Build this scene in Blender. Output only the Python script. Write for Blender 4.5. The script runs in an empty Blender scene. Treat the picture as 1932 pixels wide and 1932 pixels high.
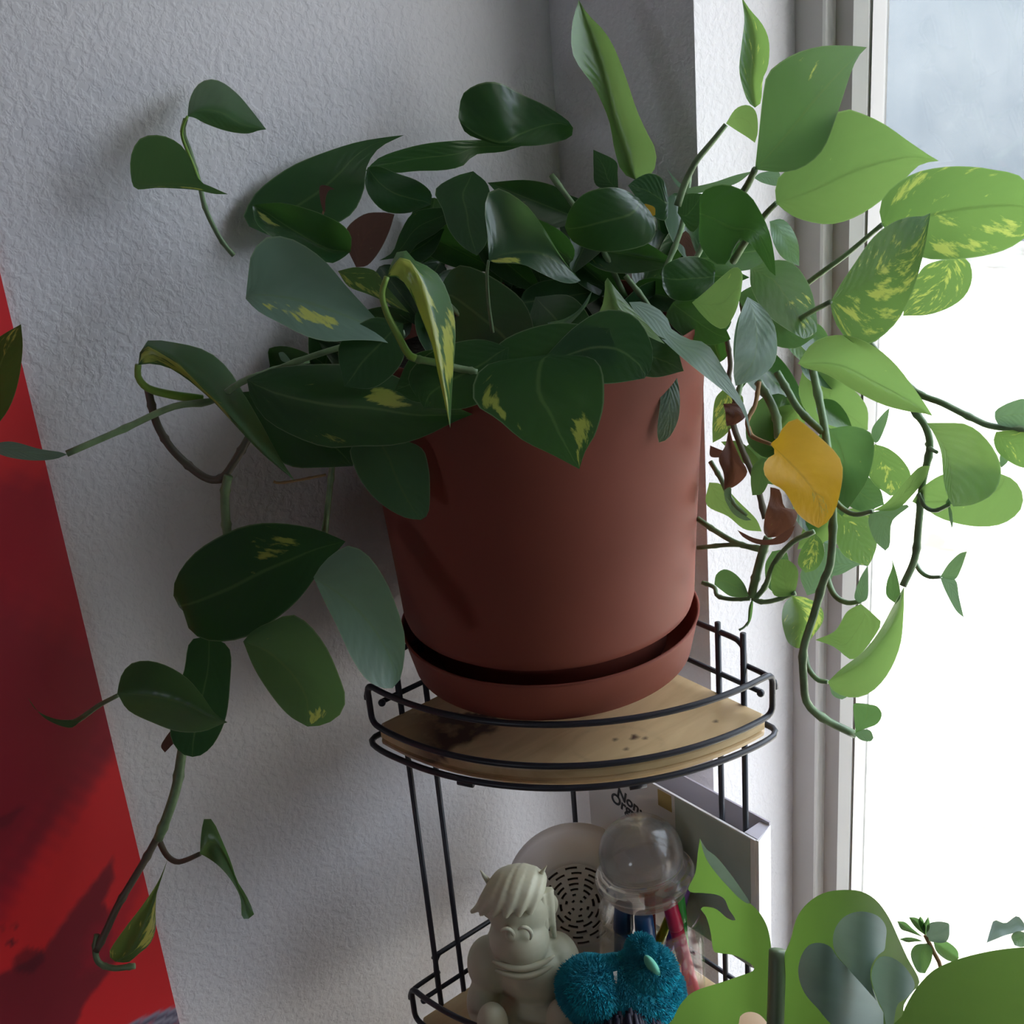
import bpy, bmesh, math, random
import numpy as np
from mathutils import Vector, Matrix
from mathutils.geometry import delaunay_2d_cdt
random.seed(7)
SC = bpy.context.scene
COL = SC.collection

# ------------------------------------------------------------------ camera
FPX, YAW, PITCH, ROLL = 2430.165, 0.90752, 0.39907, -0.0893
CAM = Vector((1.02573, -0.90402, 0.65432))
cyw, syw = math.cos(YAW), math.sin(YAW)
F_ = Vector((-syw*math.cos(PITCH), cyw*math.cos(PITCH), -math.sin(PITCH)))
r0 = Vector((cyw, syw, 0)); u0 = r0.cross(F_)
R_ = math.cos(ROLL)*r0 + math.sin(ROLL)*u0
U_ = -math.sin(ROLL)*r0 + math.cos(ROLL)*u0
cd = bpy.data.cameras.new('camera'); cam = bpy.data.objects.new('camera', cd); COL.objects.link(cam)
cd.sensor_width = 36; cd.lens = FPX/1932*36; cd.clip_start = .02; cd.clip_end = 200
cam.matrix_world = Matrix(((R_.x, U_.x, -F_.x, CAM.x), (R_.y, U_.y, -F_.y, CAM.y), (R_.z, U_.z, -F_.z, CAM.z), (0, 0, 0, 1)))
SC.camera = cam

# ------------------------------------------------------------------ colour management, world, sun
SC.view_settings.view_transform = 'Standard'; SC.view_settings.look = 'None'
SC.view_settings.gamma = 1; SC.view_settings.use_curve_mapping = False
SC.view_settings.exposure = 0.14
SC.cycles.max_bounces = 12; SC.cycles.diffuse_bounces = 5; SC.cycles.glossy_bounces = 4
SC.cycles.transmission_bounces = 8; SC.cycles.transparent_max_bounces = 12
SC.cycles.caustics_reflective = False; SC.cycles.caustics_refractive = False
SC.cycles.sample_clamp_indirect = 6
w = bpy.data.worlds.new('sky'); SC.world = w; w.use_nodes = True
bg = w.node_tree.nodes['Background']
SKY = 7.2
bg.inputs[0].default_value = (.80, .87, 1, 1); bg.inputs[1].default_value = SKY
sd = bpy.data.lights.new('sun', 'SUN'); sun = bpy.data.objects.new('sun', sd); COL.objects.link(sun)
sd.energy = 26; sd.angle = .01; sd.color = (1, .98, .95)
sun.rotation_euler = Vector((-.10, -.24, -.966)).to_track_quat('-Z', 'Y').to_euler()
# a light portal marks the window opening for the sky's daylight (it emits nothing itself)
pd = bpy.data.lights.new('window_portal', 'AREA'); po = bpy.data.objects.new('window_portal', pd); COL.objects.link(po)
pd.shape = 'RECTANGLE'; pd.size = .9; pd.size_y = 2.05; pd.cycles.is_portal = True
po.location = (.64, .20, .11); po.rotation_euler = (math.radians(-90), 0, 0)
pd2 = bpy.data.lights.new('second_window_portal', 'AREA'); po2 = bpy.data.objects.new('second_window_portal', pd2); COL.objects.link(po2)
pd2.shape = 'RECTANGLE'; pd2.size = .45; pd2.size_y = .45; pd2.cycles.is_portal = True
po2.location = (1.225, -3.22, .475); po2.rotation_euler = (math.radians(90), 0, 0)

# ------------------------------------------------------------------ projection helpers
def at(px, py, d):
    return CAM + d*(F_ + R_*((px-966)/FPX) - U_*((py-966)/FPX))
def to_px(p):
    q = Vector(p)-CAM; z = q.dot(F_)
    return 966+FPX*q.dot(R_)/z, 966-FPX*q.dot(U_)/z
CROPS = {'P': (0, 0, 1), 'A': (0, 100, 3.22), 'B': (440, 120, 2.76), 'C': (1050, 0, 2.19), 'D': (0, 600, 2.147),
         'E': (1250, 600, 2.272), 'F': (1300, 650, 4.83), 'G': (1600, 650, 3.22), 'H': (1300, 950, 4.11),
         'I': (1050, 200, 3.864), 'J': (900, 0, 3.864), 'K': (1200, 1450, 2.639), 'M': (800, 1450, 2.972),
         'N': (0, 1350, 3.22), 'Q': (1260, 1560, 5.192), 'S': (800, 560, 3.22)}
def tr(c, p):
    x0, y0, s = CROPS[c]
    return (x0+p[0]/s, y0+p[1]/s)

# ------------------------------------------------------------------ materials
def lin(c):
    return tuple(((v/255)/12.92 if v/255 <= .04045 else ((v/255+.055)/1.055)**2.4) for v in c)
class NT:
    def __init__(s, m):
        s.t = m.node_tree; s.n = s.t.nodes; s.l = s.t.links
    def add(s, typ, **kw):
        n = s.n.new(typ)
        for k, v in kw.items():
            if isinstance(k, str) and hasattr(n, k): setattr(n, k, v)
        return n
    def link(s, a, b): s.l.new(a, b)
def mat(name, col, rough=.5, metal=0, spec=.5, trans=0, bump=None, coat=0, noisecol=None, sss=0):
    m = bpy.data.materials.new(name); m.use_nodes = True
    t = NT(m); b = t.n['Principled BSDF']
    c = (*col, 1)
    b.inputs['Base Color'].default_value = c; b.inputs['Roughness'].default_value = rough
    b.inputs['Metallic'].default_value = metal; b.inputs['Specular IOR Level'].default_value = spec
    b.inputs['Transmission Weight'].default_value = trans; b.inputs['Coat Weight'].default_value = coat
    if noisecol or bump:
        tc = t.add('ShaderNodeTexCoord')
    if noisecol:   # (scale, colour2, lo, hi, stretch)
        sc, c2, lo, hi, st = noisecol
        mp = t.add('ShaderNodeMapping'); mp.inputs['Scale'].default_value = st
        t.link(tc.outputs['Object'], mp.inputs[0])
        n = t.add('ShaderNodeTexNoise'); n.inputs['Scale'].default_value = sc; n.inputs['Detail'].default_value = 5
        t.link(mp.outputs[0], n.inputs['Vector'])
        r = t.add('ShaderNodeMapRange'); r.inputs[1].default_value = lo; r.inputs[2].default_value = hi
        t.link(n.outputs[0], r.inputs[0])
        mx = t.add('ShaderNodeMix', data_type='RGBA'); mx.inputs[6].default_value = c; mx.inputs[7].default_value = (*c2, 1)
        t.link(r.outputs[0], mx.inputs[0]); t.link(mx.outputs[2], b.inputs['Base Color'])
    if bump:       # list of (scale, strength, dist)
        prev = None
        for sc, stg, dist in bump:
            n = t.add('ShaderNodeTexNoise'); n.inputs['Scale'].default_value = sc; n.inputs['Detail'].default_value = 3
            t.link(tc.outputs['Object'], n.inputs['Vector'])
            bp = t.add('ShaderNodeBump'); bp.inputs['Strength'].default_value = stg; bp.inputs['Distance'].default_value = dist
            t.link(n.outputs[0], bp.inputs['Height'])
            if prev: t.link(prev.outputs[0], bp.inputs['Normal'])
            prev = bp
        t.link(prev.outputs[0], b.inputs['Normal'])
    return m
def leafmat(name, g1, g2, vcol, vthr, tcol, tfac=.45, rough=.27, rib=(.25, .42, .12)):
    m = bpy.data.materials.new(name); m.use_nodes = True
    t = NT(m); b = t.n['Principled BSDF']; out = t.n['Material Output']
    uv = t.add('ShaderNodeUVMap'); oi = t.add('ShaderNodeObjectInfo')
    sp = t.add('ShaderNodeSeparateXYZ'); t.link(uv.outputs[0], sp.inputs[0])
    def M(op, a, bb=None, cc=None):
        n = t.add('ShaderNodeMath', operation=op)
        for i, v in enumerate((a, bb, cc)):
            if v is None: continue
            if isinstance(v, (int, float)): n.inputs[i].default_value = v
            else: t.link(v, n.inputs[i])
        return n.outputs[0]
    au = M('ABSOLUTE', M('MULTIPLY_ADD', sp.outputs[0], 2, -1))
    rnd = oi.outputs['Random']
    # lateral veins curve towards the tip
    vv = M('SINE', M('MULTIPLY', M('SUBTRACT', sp.outputs[1], M('MULTIPLY', au, .28)), 62))
    # variegation: noise streched along the lateral veins
    cx = t.add('ShaderNodeCombineXYZ')
    t.link(M('MULTIPLY', M('SUBTRACT', sp.outputs[1], M('MULTIPLY', au, .35)), 7), cx.inputs[0])
    t.link(M('MULTIPLY', sp.outputs[0], 3.2), cx.inputs[1]); t.link(M('MULTIPLY', rnd, 40), cx.inputs[2])
    n = t.add('ShaderNodeTexNoise'); n.inputs['Scale'].default_value = 1.6; n.inputs['Detail'].default_value = 8; n.inputs['Roughness'].default_value = .62
    t.link(cx.outputs[0], n.inputs['Vector'])
    at_ = t.add('ShaderNodeAttribute'); at_.attribute_name = 'patch'  # patch adds variegation, and painted backlight and gloss on some leaves
    vm = t.add('ShaderNodeMapRange'); vm.inputs[1].default_value = vthr; vm.inputs[2].default_value = vthr+.09
    t.link(M('ADD', n.outputs[0], M('MULTIPLY', at_.outputs['Fac'], .3)), vm.inputs[0])
    def mix(f, a, bb):
        x = t.add('ShaderNodeMix', data_type='RGBA')
        for i, v in ((0, f), (6, a), (7, bb)):
            if isinstance(v, tuple): x.inputs[i].default_value = (*v, 1)
            elif isinstance(v, (int, float)): x.inputs[i].default_value = v
            else: t.link(v, x.inputs[i])
        return x.outputs[2]
    c = mix(rnd, g1, g2)
    n2 = t.add('ShaderNodeTexNoise'); n2.inputs['Scale'].default_value = 1.2; t.link(cx.outputs[0], n2.inputs['Vector'])
    c = mix(M('MULTIPLY', n2.outputs[0], .5), c, tuple(v*.6 for v in g1))
    c = mix(M('MULTIPLY', vm.outputs[0], .85), c, vcol)
    ribf = t.add('ShaderNodeMapRange'); ribf.inputs[1].default_value = .05; ribf.inputs[2].default_value = .015
    t.link(au, ribf.inputs[0])
    c = mix(M('MULTIPLY', ribf.outputs[0], .32), c, rib)
    edge = t.add('ShaderNodeMapRange'); edge.inputs[1].default_value = .965; edge.inputs[2].default_value = .99
    t.link(au, edge.inputs[0])
    c = mix(M('MULTIPLY', edge.outputs[0], .35), c, (.5, .62, .35))
    t.link(c, b.inputs['Base Color'])
    b.inputs['Roughness'].default_value = rough; b.inputs['Specular IOR Level'].default_value = .6
    bp = t.add('ShaderNodeBump'); bp.inputs['Strength'].default_value = .03 if vthr > 1 else .2; bp.inputs['Distance'].default_value = .0005
    t.link(M('ADD', M('MULTIPLY', vv, .45), M('MULTIPLY', n2.outputs[0], 4)), bp.inputs['Height']); t.link(bp.outputs[0], b.inputs['Normal'])
    tl = t.add('ShaderNodeBsdfTranslucent')
    tc_ = mix(M('MULTIPLY', vm.outputs[0], .6), tcol, (.75, .85, .2))
    rt = mix(M('MULTIPLY', ribf.outputs[0], .5), tc_, tuple(v*.45 for v in tcol))
    t.link(rt, tl.inputs[0])
    ms = t.add('ShaderNodeMixShader'); ms.inputs[0].default_value = tfac
    t.link(b.outputs[0], ms.inputs[1]); t.link(tl.outputs[0], ms.inputs[2]); t.link(ms.outputs[0], out.inputs[0])
    return m
YG = (.62, .66, .12)
LM = {
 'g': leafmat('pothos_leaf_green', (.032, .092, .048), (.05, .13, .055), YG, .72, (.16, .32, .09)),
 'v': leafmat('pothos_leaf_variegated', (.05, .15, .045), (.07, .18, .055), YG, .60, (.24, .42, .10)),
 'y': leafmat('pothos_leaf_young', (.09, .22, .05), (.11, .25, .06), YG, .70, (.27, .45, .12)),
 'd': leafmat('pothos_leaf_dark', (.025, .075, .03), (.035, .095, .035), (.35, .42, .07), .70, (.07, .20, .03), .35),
 's': leafmat('pothos_leaf_silvery_underside', (.15, .26, .20), (.19, .31, .24), YG, .8, (.20, .36, .13), .35, .4),
 'b': leafmat('withered_leaf_brown', (.10, .045, .035), (.17, .075, .05), (.3, .15, .06), .66, (.20, .08, .045), .35, .7, (.3, .12, .06)),
 'o': leafmat('dying_leaf_yellow', (.72, .42, .03), (.72, .42, .03), (.20, .11, .03), .66, (.9, .55, .03), .45, .45, (.6, .33, .03)),
 'm': leafmat('monstera_leaf_green', (.04, .10, .025), (.05, .12, .03), (.1, .25, .04), 1.9, (.19, .36, .06), .45, .4, (.12, .26, .06)),
 'p': leafmat('monstera_underside_pale', (.27, .38, .37), (.29, .40, .39), (.4, .5, .4), 1.9, (.22, .32, .20), .25, .5, (.35, .5, .4)),
}
STEM = mat('stem_green', (.20, .31, .15), .42, noisecol=(60, (.11, .17, .08), .4, .7, (1, 1, 1)))
STEMY = mat('stem_young_green', (.24, .42, .07), .45)
STEMB = mat('stem_brownish', (.12, .105, .07), .5)
STEMD = mat('stem_dry', (.34, .2, .09), .7)
def wallmat(name, col):
    m = bpy.data.materials.new(name); m.use_nodes = True
    t = NT(m); b = t.n['Principled BSDF']; b.inputs['Roughness'].default_value = .62; b.inputs['Specular IOR Level'].default_value = .3
    b.inputs['Base Color'].default_value = (*col, 1)
    tc = t.add('ShaderNodeTexCoord')
    n1 = t.add('ShaderNodeTexNoise'); n1.inputs['Scale'].default_value = 135; n1.inputs['Detail'].default_value = 2.5; n1.inputs['Distortion'].default_value = .25
    n2 = t.add('ShaderNodeTexNoise'); n2.inputs['Scale'].default_value = 30; n2.inputs['Detail'].default_value = 2
    t.link(tc.outputs['Object'], n1.inputs[0]); t.link(tc.outputs['Object'], n2.inputs[0])
    r = t.add('ShaderNodeValToRGB'); r.color_ramp.elements[0].position = .40; r.color_ramp.elements[1].position = .60
    t.link(n1.outputs[0], r.inputs[0])
    a = t.add('ShaderNodeMath', operation='MULTIPLY_ADD'); a.inputs[1].default_value = .5
    t.link(n2.outputs[0], a.inputs[0]); t.link(r.outputs[0], a.inputs[2])
    bp = t.add('ShaderNodeBump'); bp.inputs['Strength'].default_value = .38; bp.inputs['Distance'].default_value = .0014
    t.link(a.outputs[0], bp.inputs['Height']); t.link(bp.outputs[0], b.inputs['Normal'])
    return m
M_WALL = wallmat('orange_peel_white_paint', (.74, .725, .75))
M_CEIL = mat('ceiling_white', (.34, .34, .36), .8)
M_FLOOR = mat('floor_wood', (.22, .14, .09), .5, noisecol=(6, (.14, .09, .06), .3, .7, (1, 12, 1)))
M_VINYL = mat('beige_vinyl_shaded', (.52, .50, .49), .4)  # beige vinyl with the shade of the room-side faces put into its colour
M_VINYL2 = mat('white_vinyl', (.8, .8, .78), .35)
M_TERRA = mat('terracotta_plastic', (.235, .066, .046), .6, spec=.2, bump=[(400, .05, .0005)])
M_WIRE = mat('black_powder_coat', (.022, .023, .032), .38, spec=.5)
def woodmat():
    m = bpy.data.materials.new('pale_pine_stained'); m.use_nodes = True
    t = NT(m); b = t.n['Principled BSDF']; b.inputs['Roughness'].default_value = .38
    tc = t.add('ShaderNodeTexCoord'); mp = t.add('ShaderNodeMapping'); mp.inputs['Scale'].default_value = (14, 2.2, 14); mp.inputs['Rotation'].default_value = (0, 0, -.78)
    t.link(tc.outputs['Object'], mp.inputs[0])
    n = t.add('ShaderNodeTexNoise'); n.inputs['Scale'].default_value = 2.2; n.inputs['Detail'].default_value = 4; n.inputs['Distortion'].default_value = 1.5
    t.link(mp.outputs[0], n.inputs[0])
    r = t.add('ShaderNodeValToRGB'); e = r.color_ramp.elements
    e[0].position = .3; e[0].color = (.56, .39, .20, 1); e[1].position = .7; e[1].color = (.72, .54, .30, 1)
    t.link(n.outputs[0], r.inputs[0])
    at_ = t.add('ShaderNodeAttribute'); at_.attribute_name = 'stain'
    mx = t.add('ShaderNodeMix', data_type='RGBA'); mx.inputs[7].default_value = (.085, .05, .035, 1)
    n3 = t.add('ShaderNodeTexNoise'); n3.inputs['Scale'].default_value = 60; n3.inputs['Detail'].default_value = 4; t.link(tc.outputs['Object'], n3.inputs[0])
    mu = t.add('ShaderNodeMath', operation='MULTIPLY'); t.link(at_.outputs['Fac'], mu.inputs[0])
    r3 = t.add('ShaderNodeMapRange'); r3.inputs[1].default_value = .3; r3.inputs[2].default_value = .5; r3.inputs[3].default_value = .55
    t.link(n3.outputs[0], r3.inputs[0]); t.link(r3.outputs[0], mu.inputs[1])
    t.link(mu.outputs[0], mx.inputs[0]); t.link(r.outputs[0], mx.inputs[6]); t.link(mx.outputs[2], b.inputs['Base Color'])
    return m
M_WOOD = woodmat()
def glassmat(name, col=(1, 1, 1), rough=0.0, clear=.6):
    m = mat(name, col, rough, trans=1); m.node_tree.nodes['Principled BSDF'].inputs['IOR'].default_value = 1.46
    # let light through thin glass cheaply for shadow rays: mixed with a clear part
    t = NT(m); b = t.n['Principled BSDF']; out = t.n['Material Output']
    tp = t.add('ShaderNodeBsdfTransparent'); ms = t.add('ShaderNodeMixShader'); ms.inputs[0].default_value = clear
    t.link(b.outputs[0], ms.inputs[1]); t.link(tp.outputs[0], ms.inputs[2]); t.link(ms.outputs[0], out.inputs[0])
    return m
M_GLASS = glassmat('clear_glass', (.97, .99, 1), 0, .82)
M_GLASS2 = glassmat('clear_lid_glass', (.97, .99, 1), 0, .5)
M_WHITEP = mat('white_plastic', (.72, .69, .69), .35)
M_CREAM = mat('cream_resin', (.50, .50, .37), .5)
M_CREAM2 = mat('cream_resin_light', (.58, .58, .44), .45)
def pane_mat():
    m = bpy.data.materials.new('dusty_window_glass'); m.use_nodes = True
    t = NT(m); out = t.n['Material Output']; t.n.remove(t.n['Principled BSDF'])
    tp = t.add('ShaderNodeBsdfTransparent'); tp.inputs[0].default_value = (.93, .95, .95, 1)
    gl = t.add('ShaderNodeBsdfGlossy'); gl.inputs['Roughness'].default_value = .02
    tr_ = t.add('ShaderNodeBsdfTranslucent'); tr_.inputs[0].default_value = (.9, .88, .8, 1)
    m1 = t.add('ShaderNodeMixShader'); m1.inputs[0].default_value = .04; t.link(tp.outputs[0], m1.inputs[1]); t.link(gl.outputs[0], m1.inputs[2])
    tc = t.add('ShaderNodeTexCoord'); n = t.add('ShaderNodeTexNoise'); n.inputs['Scale'].default_value = 14; n.inputs['Detail'].default_value = 7
    t.link(tc.outputs['Object'], n.inputs[0])
    r = t.add('ShaderNodeMapRange'); r.inputs[1].default_value = .4; r.inputs[2].default_value = .8; r.inputs[3].default_value = .012; r.inputs[4].default_value = .05
    t.link(n.outputs[0], r.inputs[0])
    m2 = t.add('ShaderNodeMixShader'); t.link(r.outputs[0], m2.inputs[0]); t.link(m1.outputs[0], m2.inputs[1]); t.link(tr_.outputs[0], m2.inputs[2])
    t.link(m2.outputs[0], out.inputs[0])
    return m
M_PANE = pane_mat()

# ------------------------------------------------------------------ object helpers
def obj(name, bm, m, parent=None, smooth=True, **props):
    me = bpy.data.meshes.new(name)
    if isinstance(bm, bmesh.types.BMesh): bm.to_mesh(me); bm.free()
    else: me = bm
    if smooth:
        for p in me.polygons: p.use_smooth = True
    o = bpy.data.objects.new(name, me); COL.objects.link(o)
    for mm in (m if isinstance(m, list) else [m]): me.materials.append(mm)
    if parent:
        o.parent = parent; o.matrix_parent_inverse = parent_world(parent).inverted()
    for k, v in props.items(): o[k] = v
    return o
def parent_world(o):
    mt = Matrix.Translation(o.location) @ o.rotation_euler.to_matrix().to_4x4()
    return (parent_world(o.parent) @ o.matrix_parent_inverse @ mt) if o.parent else mt
def thing(name, label, cat, loc, **kw):
    o = bpy.data.objects.new(name, None); COL.objects.link(o); o.location = loc; o.empty_display_size = .02
    o['label'] = label; o['category'] = cat
    for k, v in kw.items(): o[k] = v
    return o
def spline(pts, n, closed=False):
    P = [Vector(p) for p in pts]
    if len(P) == 2: return [P[0].lerp(P[1], i/(n-1)) for i in range(n)]
    Q = [2*P[0]-P[1]] + P + [2*P[-1]-P[-2]]
    dense = []
    for i in range(1, len(Q)-2):
        for k in range(12):
            t = k/12; a, b, c, d = Q[i-1], Q[i], Q[i+1], Q[i+2]
            dense.append(.5*((2*b)+(c-a)*t+(2*a-5*b+4*c-d)*t*t+(-a+3*b-3*c+d)*t**3))
    dense.append(P[-1])
    L = [0]
    for i in range(1, len(dense)): L.append(L[-1]+(dense[i]-dense[i-1]).length)
    out = []; j = 0
    for i in range(n):
        s = L[-1]*i/(n-1)
        while j < len(L)-2 and L[j+1] < s: j += 1
        f = (s-L[j])/max(L[j+1]-L[j], 1e-9)
        out.append(dense[j].lerp(dense[j+1], min(max(f, 0), 1)))
    return out
def tube_bm(bm, pts, rad, seg=8, closed=False, cap=True):
    n = len(pts); rings = []
    rad = rad if hasattr(rad, '__len__') else [rad]*n
    T0 = None; nrm = None
    for i in range(n):
        a = pts[(i-1) % n] if (closed or i > 0) else pts[i]; b = pts[(i+1) % n] if (closed or i < n-1) else pts[i]
        T = (b-a).normalized()
        if nrm is None:
            nrm = T.orthogonal().normalized()
        else:
            nrm = (nrm - T*nrm.dot(T)).normalized()
        bi = T.cross(nrm)
        rings.append([bm.verts.new(pts[i]+(nrm*math.cos(2*math.pi*k/seg)+bi*math.sin(2*math.pi*k/seg))*rad[i]) for k in range(seg)])
    for i in range(n if closed else n-1):
        A, B = rings[i], rings[(i+1) % n]
        for k in range(seg):
            bm.faces.new((A[k], A[(k+1) % seg], B[(k+1) % seg], B[k]))
    if cap and not closed:
        bm.faces.new(rings[0][::-1]); bm.faces.new(rings[-1])
def box_bm(bm, x0, x1, y0, y1, z0, z1):
    v = [bm.verts.new((x, y, z)) for z in (z0, z1) for (x, y) in ((x0, y0), (x1, y0), (x1, y1), (x0, y1))]
    for f in ((3, 2, 1, 0), (4, 5, 6, 7), (0, 1, 5, 4), (1, 2, 6, 5), (2, 3, 7, 6), (3, 0, 4, 7)): bm.faces.new([v[i] for i in f])
def box(name, m, b, parent=None, **kw):
    bm = bmesh.new(); box_bm(bm, *b); return obj(name, bm, m, parent, False, **kw)
def lathe_bm(bm, prof, c=(0, 0, 0), seg=64, closed=False, M=None):
    rings = []
    for (r, z) in prof:
        if r < 1e-6: rings.append([bm.verts.new((0, 0, z))])
        else: rings.append([bm.verts.new((r*math.cos(2*math.pi*k/seg), r*math.sin(2*math.pi*k/seg), z)) for k in range(seg)])
    pairs = list(zip(rings[:-1], rings[1:])) + ([(rings[-1], rings[0])] if closed else [])
    for A, B in pairs:
        for k in range(seg):
            k2 = (k+1) % seg
            if len(A) == 1 and len(B) == 1: continue
            if len(A) == 1: bm.faces.new((A[0], B[k2], B[k])) if False else bm.faces.new((A[0], B[k], B[k2]))
            elif len(B) == 1: bm.faces.new((A[k], A[k2], B[0]))
            else: bm.faces.new((A[k], A[k2], B[k2], B[k]))
    X = M if M is not None else Matrix.Translation(c)
    for R in rings:
        for v in R: v.co = X @ v.co
    bmesh.ops.recalc_face_normals(bm, faces=bm.faces)
def prism(name, m, poly, z0, z1, parent=None, **kw):
    bm = bmesh.new(); a = [bm.verts.new((x, y, z0)) for x, y in poly]; b = [bm.verts.new((x, y, z1)) for x, y in poly]
    bm.faces.new(a[::-1]); bm.faces.new(b); n = len(poly)
    for i in range(n): bm.faces.new((a[i], a[(i+1) % n], b[(i+1) % n], b[i]))
    bmesh.ops.recalc_face_normals(bm, faces=bm.faces)
    return obj(name, bm, m, parent, False, **kw)

# ------------------------------------------------------------------ the room
XO, WD = .1924, .14       # window opening starts at x = XO; frame stands WD behind the wall face
FZ, CZ = -.95, 1.45
WX1, WZ0, WZ1 = 1.08, -.90, 1.12
TH = .22
def structure(name, m, b, **kw): return box(name, m, b, kind='structure', **kw)
structure('wall_left', M_WALL, (-.12, 0, -3.2, TH, FZ, CZ))
bmw = bmesh.new()
box_bm(bmw, 0, XO, 0, TH, FZ, CZ)
box_bm(bmw, XO, WX1, 0, TH, FZ, WZ0-.02)
box_bm(bmw, XO, WX1, 0, TH, WZ1, CZ)
box_bm(bmw, WX1, 3.2, 0, TH, FZ, CZ)
obj('wall_back', bmw, M_WALL, None, False, kind='structure')
structure('trim_1', M_VINYL2, (XO, WX1, -.012, .139, WZ0-.02, WZ0))
bmw = bmesh.new()   # the room's other window, behind the camera
box_bm(bmw, 0, 1.0, -3.32, -3.2, FZ, CZ); box_bm(bmw, 1.45, 3.2, -3.32, -3.2, FZ, CZ)
box_bm(bmw, 1.0, 1.45, -3.32, -3.2, FZ, .25); box_bm(bmw, 1.0, 1.45, -3.32, -3.2, .7, CZ)
obj('wall_front', bmw, M_CEIL, None, False, kind='structure')
structure('added_sun_eave', M_CEIL, (-1, 4.2, TH+.02, TH+.65, CZ, CZ+.06))  # unseen eave, added to keep direct sun out of the window
structure('wall_right', M_CEIL, (3.2, 3.32, -3.2, TH, FZ, CZ))
structure('floor', M_FLOOR, (0, 3.2, -3.2, 0, FZ-.1, FZ))
structure('ceiling', M_CEIL, (-.12, 3.32, -3.32, TH+.02, CZ, CZ+.1))
structure('baseboard_left', M_VINYL2, (0, .012, -3.2, 0, FZ, FZ+.09))

# window: frame profile in plan, extruded vertically; lit and shaded bands set by two vinyl colours
win = bpy.data.objects.new('window_1', None); COL.objects.link(win); win.location = (XO, WD, WZ0); win['kind'] = 'structure'
prism('window_frame', M_VINYL, [(XO, WD), (.229, WD), (.229, WD+.075), (XO, WD+.075)], WZ0, WZ1, win)
prism('frame_bead', M_VINYL2, [(.229, WD+.001), (.229, WD-.006), (.2325, WD-.006), (.2350, WD+.001), (.235, WD+.02), (.229, WD+.02)], WZ0, WZ1, win)
prism('screen_track', M_VINYL, [(.229, WD+.02), (.235, WD+.006), (.2560, WD+.012), (.2560, WD+.036), (.229, WD+.07)], WZ0, WZ1, win)
prism('sash_stile', M_VINYL2, [(.2560, WD+.018), (.2590, WD+.000), (.2685, WD+.010), (.2695, WD+.036), (.2560, WD+.036)], WZ0, WZ1, win)
prism('glazing_bead', M_VINYL, [(.2695, WD+.014), (.2715, WD+.012), (.2735, WD+.028), (.2735, WD+.034), (.2695, WD+.036)], WZ0, WZ1, win)
box('window_frame', M_VINYL2, (.2735, WX1-.05, WD+.0, WD+.07, WZ0, WZ0+.045), win)
box('window_frame', M_VINYL2, (.2735, WX1-.05, WD+.0, WD+.07, WZ1-.045, WZ1), win)
box('window_frame', M_VINYL2, (WX1-.05, WX1, WD+.0, WD+.07, WZ0, WZ1), win)
box('window_pane', M_PANE, (.2735, WX1-.05, WD+.030, WD+.034, WZ0+.045, WZ1-.045), win, label='dusty glass pane')

# ------------------------------------------------------------------ outdoors
def groundmat():
    m = bpy.data.materials.new('sunlit_pale_gravel'); m.use_nodes = True
    t = NT(m); b = t.n['Principled BSDF']; b.inputs['Roughness'].default_value = .9; b.inputs['Specular IOR Level'].default_value = .1
    tc = t.add('ShaderNodeTexCoord'); n = t.add('ShaderNodeTexNoise'); n.inputs['Scale'].default_value = 2.2; n.inputs['Detail'].default_value = 8
    t.link(tc.outputs['Object'], n.inputs[0])
    r = t.add('ShaderNodeValToRGB'); e = r.color_ramp.elements
    e[0].position = .30; e[0].color = (.10, .085, .06, 1); e[1].position = .52; e[1].color = (.44, .41, .36, 1)
    t.link(n.outputs[0], r.inputs[0])
    # a bed of darker loose stones a few metres out, and scattered dry leaves close by
    sx = t.add('ShaderNodeSeparateXYZ'); t.link(tc.outputs['Object'], sx.inputs[0])
    prev = r.outputs[0]
    for (a0, a1, b1, b0, sc, lo, hi, cc) in ((3.3, 3.9, 4.7, 5.3, 17, .44, .62, (.10, .105, .10)), (1.0, 1.15, 1.5, 1.9, 26, .50, .70, (.15, .115, .075))):
        up = t.add('ShaderNodeMapRange'); up.inputs[1].default_value = a0; up.inputs[2].default_value = a1
        dn = t.add('ShaderNodeMapRange'); dn.inputs[1].default_value = b0; dn.inputs[2].default_value = b1
        t.link(sx.outputs[1], up.inputs[0]); t.link(sx.outputs[1], dn.inputs[0])
        nn = t.add('ShaderNodeTexNoise'); nn.inputs['Scale'].default_value = sc; nn.inputs['Detail'].default_value = 4; t.link(tc.outputs['Object'], nn.inputs[0])
        mr = t.add('ShaderNodeMapRange'); mr.inputs[1].default_value = lo; mr.inputs[2].default_value = hi; t.link(nn.outputs[0], mr.inputs[0])
        m1 = t.add('ShaderNodeMath', operation='MULTIPLY'); t.link(up.outputs[0], m1.inputs[0]); t.link(dn.outputs[0], m1.inputs[1])
        m2 = t.add('ShaderNodeMath', operation='MULTIPLY'); t.link(m1.outputs[0], m2.inputs[0]); t.link(mr.outputs[0], m2.inputs[1])
        mx = t.add('ShaderNodeMix', data_type='RGBA'); mx.inputs[7].default_value = (*cc, 1)
        t.link(m2.outputs[0], mx.inputs[0]); t.link(prev, mx.inputs[6]); prev = mx.outputs[2]
    t.link(prev, b.inputs['Base Color'])
    return m
GZ = -1.25
structure('ground', groundmat(), (-25, 25, .24, 30, GZ-.1, GZ))
M_FENCE = mat('pale_blue_grey_stucco', (.084, .097, .108), .9, noisecol=(1.5, (.093, .105, .115), .35, .7, (1, 1, 1)))
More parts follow.
